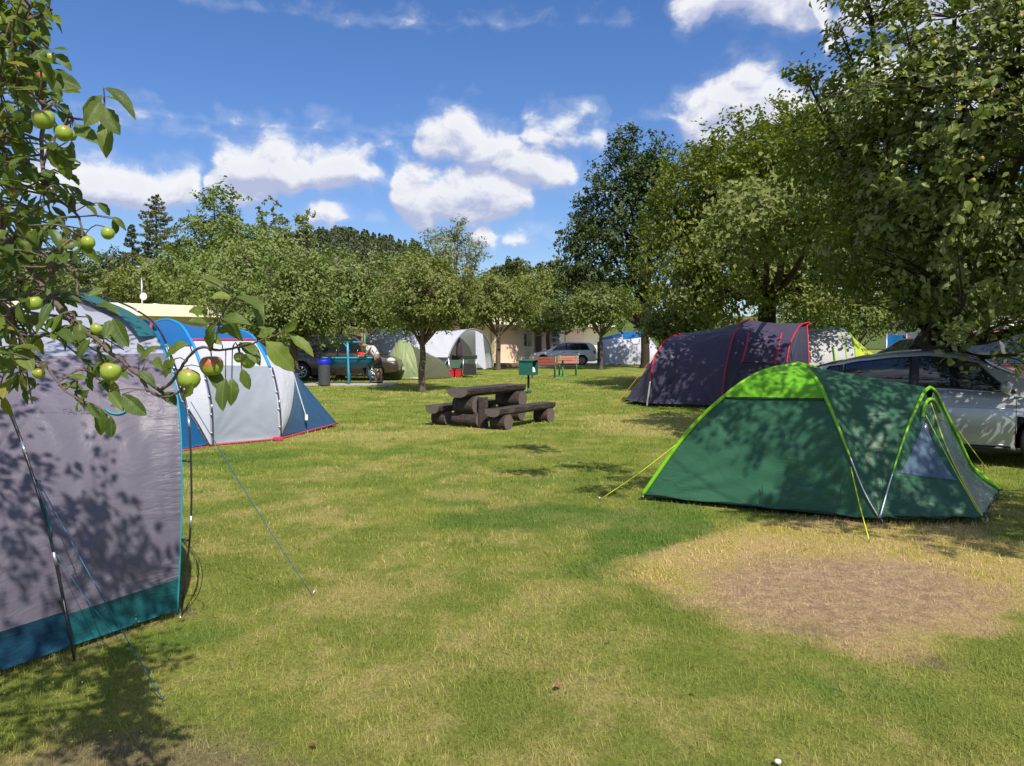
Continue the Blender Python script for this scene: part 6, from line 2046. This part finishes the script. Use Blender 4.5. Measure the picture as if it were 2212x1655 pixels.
# ------------------------------------------------------------------ log picnic table
def log_table():
    m_, b = newmat('stained_log')
    tc = b.n('ShaderNodeTexCoord').outputs['Object']
    mp = b.n('ShaderNodeMapping', ins={'Vector': tc, 'Scale': (1, 1, 1)}).outputs[0]
    mp2 = b.n('ShaderNodeMapping', ins={'Vector': mp, 'Scale': (.3, 3.2, 3.2)}).outputs[0]
    n1_ = b.smooth(b.noise(mp2, 13.0, 7.0, .7, .8), .3, .7); n2_ = b.noise(tc, 3.0, 3.0, .6)
    col = b.mix(n1_, (.020, .014, .013, 1), (.14, .10, .095, 1))
    col = b.mix(b.smooth(n2_, .5, .8), col, (.19, .155, .15, 1))
    bp = b.n('ShaderNodeBump', ins={'Height': n1_, 'Strength': .9, 'Distance': .03})
    pr = b.n('ShaderNodeBsdfPrincipled', ins={'Base Color': col, 'Roughness': .62, 'Specular IOR Level': .35, 'Normal': bp.outputs[0]})
    b.n('ShaderNodeOutputMaterial', ins={0: pr.outputs[0]})
    m_end, b = newmat('log_end_grain')
    tc = b.n('ShaderNodeTexCoord').outputs['Object']
    w = b.noise(tc, 26.0, 5.0, .65, .5)
    pr = b.n('ShaderNodeBsdfPrincipled', ins={'Base Color': b.mix(w, (.06, .045, .042, 1), (.20, .155, .145, 1)), 'Roughness': .8,
         'Normal': b.n('ShaderNodeBump', ins={'Height': w, 'Strength': .5, 'Distance': .02}).outputs[0]})
    b.n('ShaderNodeOutputMaterial', ins={0: pr.outputs[0]})
    ang = math.atan2(.835, .55)
    O = Vector((-.85, 14.15, 0))
    t = thing('log_picnic_table', 'dark stained picnic table with two benches made of split logs', 'table', O, ang)
    # local x runs along the table, local -y toward the camera's right
    rg = random.Random(3)

    def log(name, p0, p1, r, cut=None, seed=0):
        """round log with knobbly bark side and flat ends"""
        p0, p1 = Vector(p0), Vector(p1)
        d = (p1 - p0).normalized()
        up = Vector((0, 0, 1)) if abs(d.z) < .9 else Vector((1, 0, 0))
        w_ = d.cross(up).normalized(); up = w_.cross(d)
        mb = MB(); rows = []
        for k in range(11):
            p = p0.lerp(p1, k / 10)
            row = []
            for j in range(21):
                a = 2 * math.pi * (j % 20) / 20
                rr = r * (1 + .05 * mnoise.noise(Vector((math.cos(a) * 1.5, math.sin(a) * 1.5 + seed, k * .5))))
                q = up * math.sin(a) * rr + w_ * math.cos(a) * rr
                if cut is not None and q.dot(up) > cut * r: q = q - up * (q.dot(up) - cut * r)
                row.append(p + q)
            rows.append(row)
        mb.grid(rows)
        mb.poly(rows[0][:-1], 1); mb.poly(rows[-1][:-1][::-1], 1)
        return mb.build(name, [m_, m_end], t)

    def slab(name, x0, x1, y, ztop, w_, th, seed):
        mb = MB(); rows = []
        for k in range(29):
            x = x0 + (x1 - x0) * k / 28
            wb = 1 + .10 * mnoise.noise(Vector((x * 2.2, seed, 0)))
            tb = 1 + .16 * mnoise.noise(Vector((x * 3.0, seed + 5, 0)))
            row = [Vector((x, y + (u * w_ / 2 * wb), ztop + .006 * mnoise.noise(Vector((x * 4, u * 3, seed))))) for u in (-1, -.5, 0, .5, 1)]
            for j in range(1, 10):
                a = math.pi * j / 10
                row.append(Vector((x, y + math.cos(a) * w_ / 2 * wb * (1.02), ztop - .03 - math.sin(a) ** .75 * th * tb)))
            row.append(row[0])
            rows.append(row)
        mb.grid(rows, sm=True)
        mb.poly(rows[0][:-1][::-1], 1); mb.poly(rows[-1][:-1], 1)
        o = mb.build(name, [m_, m_end], t)
        return o
    slab('tabletop', -.28, 1.72, 0, .71, .46, .13, 1)
    slab('bench_seat', -.22, 1.76, -.74, .37, .32, .11, 2)
    slab('bench_seat', -.25, 1.72, .62, .37, .32, .11, 3)
    log('support_log', (0.02, .26, .14), (0.02, -.30, .14), .135, seed=1)
    log('support_log', (0.02, .22, .41), (0.02, -.24, .41), .165, cut=.95, seed=2)
    log('support_log', (1.45, .26, .14), (1.45, -.30, .14), .135, seed=3)
    log('support_log', (1.45, .24, .43), (1.45, -.32, .43), .16, cut=.95, seed=4)
    log('upright_log', (0.03, -.36, .0), (0.03, -.36, .56), .095, seed=5)
    for y_, s_ in ((-.74, 1), (.62, 1)):
        for x_ in (.05, 1.55):
            log('bench_log', (x_, y_ + .15, .13), (x_, y_ - .17, .13), .145, cut=.9, seed=x_ * 7 + y_)
    # square iron straps
    return t


log_table()


# ------------------------------------------------------------------ green box on its post, benches
def post_box():
    M_GB = mat('green_enamel', srgb(22, 92, 82), .5, var=.12, dirt=((.12, .13, .11), 8, .3))
    c = G(1141.5, 850)
    t = thing('ash_box', 'dark green metal box on a post with open front and white bag inside', 'box', c, R(-28))
    w, d, h = .46, .36, .44
    z0 = .56
    mb = MB()
    th = .012
    mb.box((0, 0, z0 + th / 2), (w, d, th)); mb.box((0, -.01, z0 + h), (w + .03, d + .06, th), rot=Matrix.Rotation(.08, 3, 'X'))
    mb.box((-w / 2, 0, z0 + h / 2), (th, d, h)); mb.box((0, d / 2, z0 + h / 2), (w, th, h)); mb.box((0, -d / 2, z0 + h / 2), (w, th, h))
    mb.build('casing', M_GB, t, .004)
    MB().box((w / 2 + .0, 0, z0 + .045), (th, d, .09)).build('front_lip', M_GB, t, .004)
    MB().box((.05, 0, z0 + h / 2), (.004, d - .03, h - .03)).build('inner_dark', M_BLACK, t)
    MB().lathe([(.001, 0), (.07, .01), (.085, .08), (.06, .17), (.03, .22), (.001, .20)], 10, (.14, .02, z0 + .015)).build('white_bag', M_CAP, t)
    MB().tube([(0, 0, 0), (0, 0, z0)], .035, 8).build('post', M_TRIM, t)
    MB().tube([(0, 0, 0), (0, 0, .16)], .039, 8).build('post_foot', M_GB, t)


post_box()


def picnic_benches():
    M_RB = mat('red_brown_board', srgb(122, 52, 34), .6, var=.15, vscale=10, stretch=(.3, 1, 3))
    M_RBL = mat('faded_red_board', srgb(178, 110, 92), .7, var=.15)
    M_GP = mat('green_frame', srgb(55, 150, 115), .5)
    M_WD = mat('grey_brown_board', srgb(120, 98, 84), .8, var=.2)
    for k, (px, py, w, mm, rz, lab) in enumerate(((1174, 817, 1.15, M_RB, 0.06, 'red-brown slatted bench with green frame seen from behind, left of the pair'),
                                                   (1226, 812, .95, M_RBL, .02, 'faded pink-brown bench facing the first across the table'))):
        c = G(px, py)
        t = thing('park_bench', lab, 'bench', c, rz, 'pair of benches beside the park table')
        for q in range(3):
            MB().box((0, -.30 + .015 * q, .62 + q * .115), (w, .03, .10), rot=Matrix.Rotation(-.12, 3, 'X')).build('back_slat', mm, t, .004)
        for q in range(3):
            MB().box((0, -.14 + q * .13, .44), (w, .11, .03)).build('seat_slat', M_WD, t, .004)
        for sx in (-w / 2 + .1, w / 2 - .1):
            MB().tube([(sx, -.22, 0), (sx, -.25, .42), (sx, -.33, .93)], .022, 6).build('leg', M_GP, t)
            MB().tube([(sx, .16, 0), (sx, .15, .43)], .022, 6).build('leg', M_GP, t)
            MB().tube([(sx, -.28, .02), (sx, .22, .02)], .02, 6).build('foot_bar', M_GP, t)
            MB().tube([(sx, -.24, .42), (sx, .18, .42)], .018, 6).build('seat_bearer', M_GP, t)
    c = G(1218, 815)
    t = thing('park_table', 'small board table on a green post beside the red-brown bench', 'table', (c.x - .02, c.y + .5, 0))
    for q in range(4):
        MB().box((0, -.2 + q * .13, .73), (.8, .12, .03)).build('top_slat', M_WD, t, .004)
    MB().tube([(0, 0, 0), (0, 0, .72)], .04, 8).build('post', M_GP, t)
    MB().tube([(-.3, 0, .02), (.3, 0, .02)], .025, 6).build('foot_bar', M_GP, t)
    # low timber beam on the drive edge
    o = MB().box((0, 0, .13), (1.7, .2, .26)).build('timber_edge', M_WD, None, .02)
    o.location = G(982, 786) if False else G(1134 - 152 + 0, 788); o.location = (XY(1002 + 0, 45)[0] + 2.6, 45, 0)
    tag(o, 'short weathered timber beam lying beside the gravel drive', 'beam')


picnic_benches()


# ------------------------------------------------------------------ apple branch in the foreground
LF_APPLEN2 = leafmat('leaf_apple_near_mass', (0.042, 0.090, 0.022), (0.150, 0.215, 0.036), (0.24, 0.28, 0.13), rough=0.42, trans=0.36, yamt=0.05, spec=.35)


def fore_apple():
    B = Vector((-2.9, 0.1, 0))
    t = thing('apple_tree', 'apple tree at the left edge whose fruiting branch hangs across the view', 'tree', B)
    rg = random.Random(8)

    def add(o): 
        o.parent = t; o.matrix_parent_inverse = Matrix.Translation(-B); return o
    fork = Vector((-2.6, .5, 1.9))
    main = crv([Vector((-2.9, .1, -.1)), Vector((-2.85, .15, 1.0)), fork, Vector((-2.35, 1.0, 2.3)), Vector((-1.75, 1.45, 2.18))], 24)
    add(MB().tube(main, [.13 - .09 * i / 24 for i in range(25)], 12).build('trunk', M_BARKD))
    tw = {}

    def br(name, pts, r0, r1, part='branch'):
        c = crv(pts, max(8, len(pts) * 5))
        n_ = len(c) - 1
        add(MB().tube([p + Vector((rg.gauss(0, r1), rg.gauss(0, r1), rg.gauss(0, r1))) * .5 for p in c], [(r0 + (r1 - r0) * i / n_) * (1 + .12 * rg.uniform(-1, 1)) for i in range(n_ + 1)], 8).build(part, M_TWIG))
        tw[name] = c
        return c
    HH = lambda a, d: [H(px, py, dd) for (px, py), dd in zip(a, d)]
    br('main', [main[-1]] + HH([(-90, 400), (0, 500), (60, 575), (112, 645), (170, 703), (240, 762), (305, 812), (352, 850)], [1.75, 1.7, 1.66, 1.62, 1.57, 1.52, 1.48, 1.46]), .0135, .0032)
    br('top', [main[-3]] + HH([(-120, 120), (0, 177), (62, 205), (110, 233), (152, 256), (205, 256), (226, 222)], [1.65, 1.6, 1.57, 1.55, 1.53, 1.5, 1.48]), .011, .0018)
    br('vert', HH([(30, -60), (70, 60), (95, 180), (90, 320), (104, 410), (139, 441), (165, 462), (177, 490), (176, 530)], [1.75, 1.7, 1.68, 1.66, 1.62, 1.6, 1.58, 1.57, 1.56]), .008, .002)
    br('fork', HH([(98, 622), (112, 590), (139, 573), (157, 582), (165, 612), (170, 645)], [1.64, 1.63, 1.6, 1.58, 1.57, 1.56]), .005, .002)
    br('low', [main[-2]] + HH([(-60, 610), (0, 690), (35, 720), (59, 744), (85, 780), (101, 792), (122, 824), (150, 852), (182, 872)], [1.7, 1.66, 1.63, 1.61, 1.58, 1.56, 1.53, 1.51, 1.5]), .008, .002)
    br('right', HH([(345, 846), (375, 820), (405, 775), (432, 752), (470, 756), (508, 752), (557, 738), (600, 722), (640, 705)], [1.46, 1.44, 1.42, 1.4, 1.38, 1.36, 1.34, 1.33, 1.32]), .0035, .0012)
    br('rise', HH([(455, 758), (470, 715), (484, 672), (506, 640)], [1.38, 1.37, 1.36, 1.35]), .0026, .001)
    br('spur', HH([(300, 808), (320, 842), (352, 856), (385, 850), (402, 828)], [1.48, 1.46, 1.44, 1.42, 1.41]), .004, .002)
    br('up', HH([(-40, 330), (20, 300), (60, 250), (60, 180), (72, 110), (60, 40), (80, -20)], [1.8, 1.78, 1.75, 1.74, 1.72, 1.7, 1.7]), .008, .003)
    br('upb', HH([(-40, 60), (20, 80), (60, 60), (100, 20), (115, -20)], [1.9, 1.85, 1.82, 1.8, 1.8]), .006, .003)
    me = [leaf_mesh('leaf', 1.0, w_, bd, 7) for w_, bd in ((.48, .12), (.55, .25), (.46, .38), (.52, .05), (.42, .6), (.58, .18), (.5, .45), (.44, -.1))]
    for m_ in me: m_.materials.append(LF_APPLEN)
    lst = """91 157 185 193;224 190 294 214;227 209 287 230;219 206 167 262;217 217 183 270;227 232 258 292;222 264 225 331;162 269 217 308;133 196 180 209;110 107 149 104;120 117 151 141;112 31 133 52;65 37 115 94
76 5 110 34;115 170 130 214;154 305 167 365;141 320 146 378;112 308 123 345;97 365 120 399;125 404 149 434;154 402 188 434;26 300 60 356;26 365 29 420;8 326 10 395;0 250 37 262;240 469 275 490;244 473 250 500
170 438 209 441;209 438 244 466;431 598 491 617;508 640 578 660;501 643 452 641;543 660 578 704;449 681 397 645;449 699 405 690;466 702 426 758;407 744 332 756;477 695 527 736;557 727 594 706;574 737 646 803;623 720 688 770
435 793 493 836;487 817 468 890;501 817 497 874;522 796 543 847;299 803 334 826;379 775 346 820;264 852 322 902;216 880 214 944;240 900 240 951;237 845 257 880;146 810 195 823;195 733 155 775;244 688 280 755;237 692 224 729
45 751 72 800;31 754 -5 774;49 807 42 833;60 700 30 660;110 655 80 690;130 640 160 600;190 640 230 620;205 660 250 655;160 500 120 520;165 520 200 560;176 530 150 570;60 560 20 540;70 590 110 560;30 520 60 490;120 600 100 640
300 780 340 740;320 770 290 740;350 800 330 760;270 800 230 830;480 745 440 720;520 740 560 775;590 730 560 700;610 715 650 690;480 690 520 680;470 720 500 705;180 860 150 880;190 870 205 905;175 865 190 840;100 790 70 810;350 850 380 870;395 860 410 835"""
    base_pts = []
    for row in lst.replace('\n', ';').split(';'):
        a, b_, c, d = [float(q) for q in row.split()]
        near = min(((abs(CX + FPX * p.x / p.y - a) + abs(HOR - FPX * (p.z - EYE) / p.y - b_), p) for cc_ in tw.values() for p in cc_), key=lambda q: q[0])[1]
        Yd = near.y + rg.uniform(-.05, .03)
        p0 = H(a, b_, Yd); p1 = H(c, d, Yd - rg.uniform(-.02, .04))
        dv = p1 - p0
        L = max(dv.length * .9, .032)
        nn = Vector((rg.uniform(-.5, .6), -rg.uniform(.3, 1.0), rg.uniform(.1, 1.0)))
        place_leaf(rg.choice(me), p0, dv, nn, L, t, B)
        if (near - p0).length > .012 and (near - p0).length < .25:
            add(MB().tube([near, near.lerp(p0, .5) + Vector((0, 0, .004)), p0], .0011, 4).build('leaf_stalk', M_TWIG))
    # leaf rosettes on spurs along every branch
    cnt = 0
    LV, LF = [], []
    bound = [(0, 140), (60, 105), (110, 112), (200, 140), (300, 160), (400, 180), (470, 225), (550, 215), (620, 205), (700, 240), (740, 300), (800, 330), (860, 300), (900, 200)]
    def bx_(y):
        if y < 0: return 140
        for i in range(len(bound) - 1):
            if bound[i][0] <= y <= bound[i + 1][0]:
                u = (y - bound[i][0]) / (bound[i + 1][0] - bound[i][0])
                return bound[i][1] + (bound[i + 1][1] - bound[i][1]) * u
        return 90
    spurs = []
    tries = 0
    while len(spurs) < 250 and tries < 20000:
        tries += 1
        py = rg.uniform(-30, 880); px = rg.uniform(-40, bx_(py) - 25)
        if rg.random() < .35: px = min(px, rg.uniform(-40, 70))
        if py > 560 and rg.random() < .25: continue
        Yd = rg.uniform(1.5, 2.1)
        p = H(px, py, Yd)
        near = min(((p - q).length, q) for cc_ in tw.values() for q in cc_ if True)[1] if False else min((q for cc_ in tw.values() for q in cc_), key=lambda q: (p - q).length)
        if (near - p).length > .45: continue
        spurs.append((p, near))
    made = 0
    leafV, leafF, leafR = [], [], []
    proto = [np.array([v.co[:] for v in m_.vertices]) for m_ in me]
    pf = np.array([p_.vertices[:] for p_ in me[0].polygons])
    for (p, near) in spurs:
        mid = near.lerp(p, .5) + Vector((rg.uniform(-.02, .02), rg.uniform(-.02, .02), rg.uniform(-.01, .03)))
        add(MB().tube(crv([near, mid, p], 6), [.0028, .0026, .0024, .0022, .002, .0018, .0015], 5).build('twig', M_TWIG))
        for k in range(rg.choice((3, 4, 4, 5))):
            dv = Vector((rg.uniform(-1, 1), rg.uniform(-1, .7), rg.uniform(-1.0, .5)))
            if dv.length < .3: continue
            L = rg.uniform(.030, .056)
            q0 = p.lerp(mid, rg.uniform(0, .7)) + Vector((rg.uniform(-.01, .01), rg.uniform(-.01, .01), rg.uniform(-.01, .01)))
            nv_ = Vector((rg.uniform(-.5, .5), -.5, 1.0))
            made += 1
            if made <= 170:
                place_leaf(rg.choice(me), q0, dv, nv_, L, t, B)
            else:
                x_ = dv.normalized(); z_ = (nv_ - x_ * nv_.dot(x_)).normalized(); y_ = z_.cross(x_)
                M3 = np.array([x_, y_, z_]) * L
                i0 = len(leafV) * len(proto[0])
                leafV.append(rg.choice(proto) @ M3 + np.array(q0)); leafF.append(pf + i0); leafR.append(np.full(len(proto[0]), rg.random()))
    add(tag(link('leaves', raw_mesh('leaves', np.concatenate(leafV), np.concatenate(leafF), {'rnd': np.concatenate(leafR)}, smooth=True), LF_APPLEN2), kind='stuff'))
    # apples
    for (px, py, r, red, Yd) in ((94, 258, 25, 0, 1.5), (138, 288, 19, 0, 1.5), (152, 292, 14, 0, 1.53), (230, 258, 16, 1, 1.5), (109, 125, 12, 0, 1.66), (28, 418, 13, 1, 1.66), (83, 455, 13, 0, 1.63), (68, 523, 16, 0, 1.64),
                                 (233, 504, 15, 0, 1.54), (190, 524, 16, 0, 1.55), (239, 803, 24, 0, 1.46), (408, 819, 26, 0, 1.39), (457, 790, 27, 1, 1.40), (517, 772, 13, 0, 1.37), (536, 780, 18, 0, 1.38),
                                 (209, 711, 15, 0, 1.55), (74, 655, 18, 0, 1.6), (10, 50, 19, 0, 1.8), (4, 460, 13, 1, 1.7), (90, 165, 12, 1, 1.6), (84, 806, 14, 0, 1.55), (70, 70, 12, 0, 1.7), (12, 135, 12, 0, 1.75), (40, 250, 12, 0, 1.6), (70, 487, 9, 0, 1.6)):
        p = H(px, py, Yd)
        dia = 1.82 * r / FPX * Yd
        o = put_apple(p, dia, red, t, B, rg)
        near = min((q for cc_ in tw.values() for q in cc_), key=lambda q: (p - q).length)
        tp_ = p + Vector((0, 0, dia * .42))
        add(MB().tube(crv([near, near.lerp(tp_, .5) + Vector((0, 0, .015)), tp_], 5), .0013, 5).build('apple_stalk', M_TWIG))
    # the part of the crown above and behind the picture edge
    rgn = np.random.default_rng(12)
    lob = [((-2.0, 2.15, 3.0), (.75, .55, .4)), ((-1.45, 2.1, 2.95), (.5, .4, .16)), ((-2.7, 1.2, 2.9), (.9, .8, .6)), ((-1.75, 1.3, 2.85), (.8, .6, .3)), ((-2.4, .4, 3.1), (.8, .8, .5)), ((-1.5, .5, 2.6), (.6, .5, .35)),
           ((-2.0, 3.1, 3.55), (.6, .5, .3)), ((-1.0, 1.1, 2.52), (.38, .22, .14)), ((-1.2, 1.6, 2.78), (.42, .22, .14)), ((-2.9, 2.4, 3.1), (.7, .6, .5))]
    C = []
    for c, r_ in lob:
        n_ = int(95 * r_[0])
        C.append(np.array([c]) + unit(n_, rgn) * np.array([r_]) * rgn.uniform(.35, 1, (n_, 1)))
    C = np.concatenate(C)
    I = np.repeat(np.arange(len(C)), 7)
    P = C[I] + rgn.normal(0, .06, (len(I), 3))
    V, F = leaves_at(P, unit(len(P), rgn), .07, rgn, wid=.55)
    add(tag(link('leaves', raw_mesh('leaves', V, F, {'rnd': np.repeat(rgn.uniform(0, 1, len(P)), 4)}), LF_APPLE), kind='stuff'))
    mb = MB()
    for c, r_ in lob[:3]:
        m0 = min(main, key=lambda q: (q - Vector(c)).length)
        mb.tube(crv([m0, m0.lerp(Vector(c), .5) + Vector((0, 0, .1)), Vector(c)], 8), [.016 - .0015 * i for i in range(9)], 6)
    for c in C[::3]:
        c = Vector(c); l = min(lob, key=lambda q: (Vector(q[0]) - c).length)
        mb.tube([Vector(l[0]), c], [.006, .002], 3, cap=False)
    add(mb.build('boughs', M_TWIG))


fore_apple()

# ------------------------------------------------------------------ small things on the grass
M_DRY = mat('dry_leaf', (.30, .13, .07), .8)
lm = leaf_mesh('fallen_leaf', 1, .6, -.3, 7); lm.materials.append(M_DRY)
for k, (px, py, s_, lb) in enumerate(((1200, 1495, .055, 'brown curled dry leaf lying on the grass in the middle foreground'), (680, 1625, .05, 'brown dry leaf lying at the bottom edge left of centre'))):
    o = bpy.data.objects.new('fallen_leaf', lm)
    COL.objects.link(o)
    o.location = G(px, py) + Vector((0, 0, .035)); o.scale = (s_, s_, s_); o.rotation_euler = (.3, .5, 1.2 + k)
    tag(o, lb, 'leaf')
pe = MB().lathe([(.001, 0), (.012, .004), (.014, .012), (.008, .016), (.001, .018)], 8).build('pebble', M_CAP, None, loc=G(1680, 1650) + Vector((0, 0, .0)))
pe.rotation_euler = (0, 0, .4)
tag(pe, 'small white pebble at the bottom edge right of centre', 'pebble')


def lawn_weeds():
    """broad leaved plantain rosettes and clover in the turf"""
    rgn = np.random.default_rng(77)
    spots = [(1010, 1270), (1060, 1255), (1110, 1300), (1260, 1290), (1290, 1400), (1500, 1500)]
    P = []
    for px, py in spots:
        g_ = G(px, py)
        n_ = rgn.integers(5, 9)
        for q in range(n_ * 0 + 1):
            P.append((g_.x + rgn.normal(0, .03), g_.y + rgn.normal(0, .03), .022))
    n2 = 5200
    y = rgn.uniform(2.4, 9, n2); x = rgn.uniform(-.7, .7, n2) * y
    pat = (np.sin(x * 2.1 + 1.7) * np.sin(y * 1.9 + x) > .1)
    Pc = np.stack([x, y, np.full(n2, .028)], 1)[pat]
    N1 = len(P)
    A = np.concatenate([np.array(P), Pc])
    size = np.concatenate([np.full(N1, .036), np.full(len(Pc), .013)])
    V, F = leaves_at(A, unit(len(A), rgn) * np.array([1, 1, .1]), 1.0, rgn, wid=.6, droop=0, upb=2.2)
    V = V.reshape(-1, 4, 3); c = V.mean(1, keepdims=True); V = (c + (V - c) * size[:, None, None]).reshape(-1, 3)
    o = link('lawn_weeds', raw_mesh('lawn_weeds', V, F, {'rnd': np.repeat(rgn.uniform(.5, 1, len(A)), 4)}), LF_ORCH)
    tag(o, 'clover and plantain leaves among the grass', 'weeds', kind='stuff')


lawn_weeds()
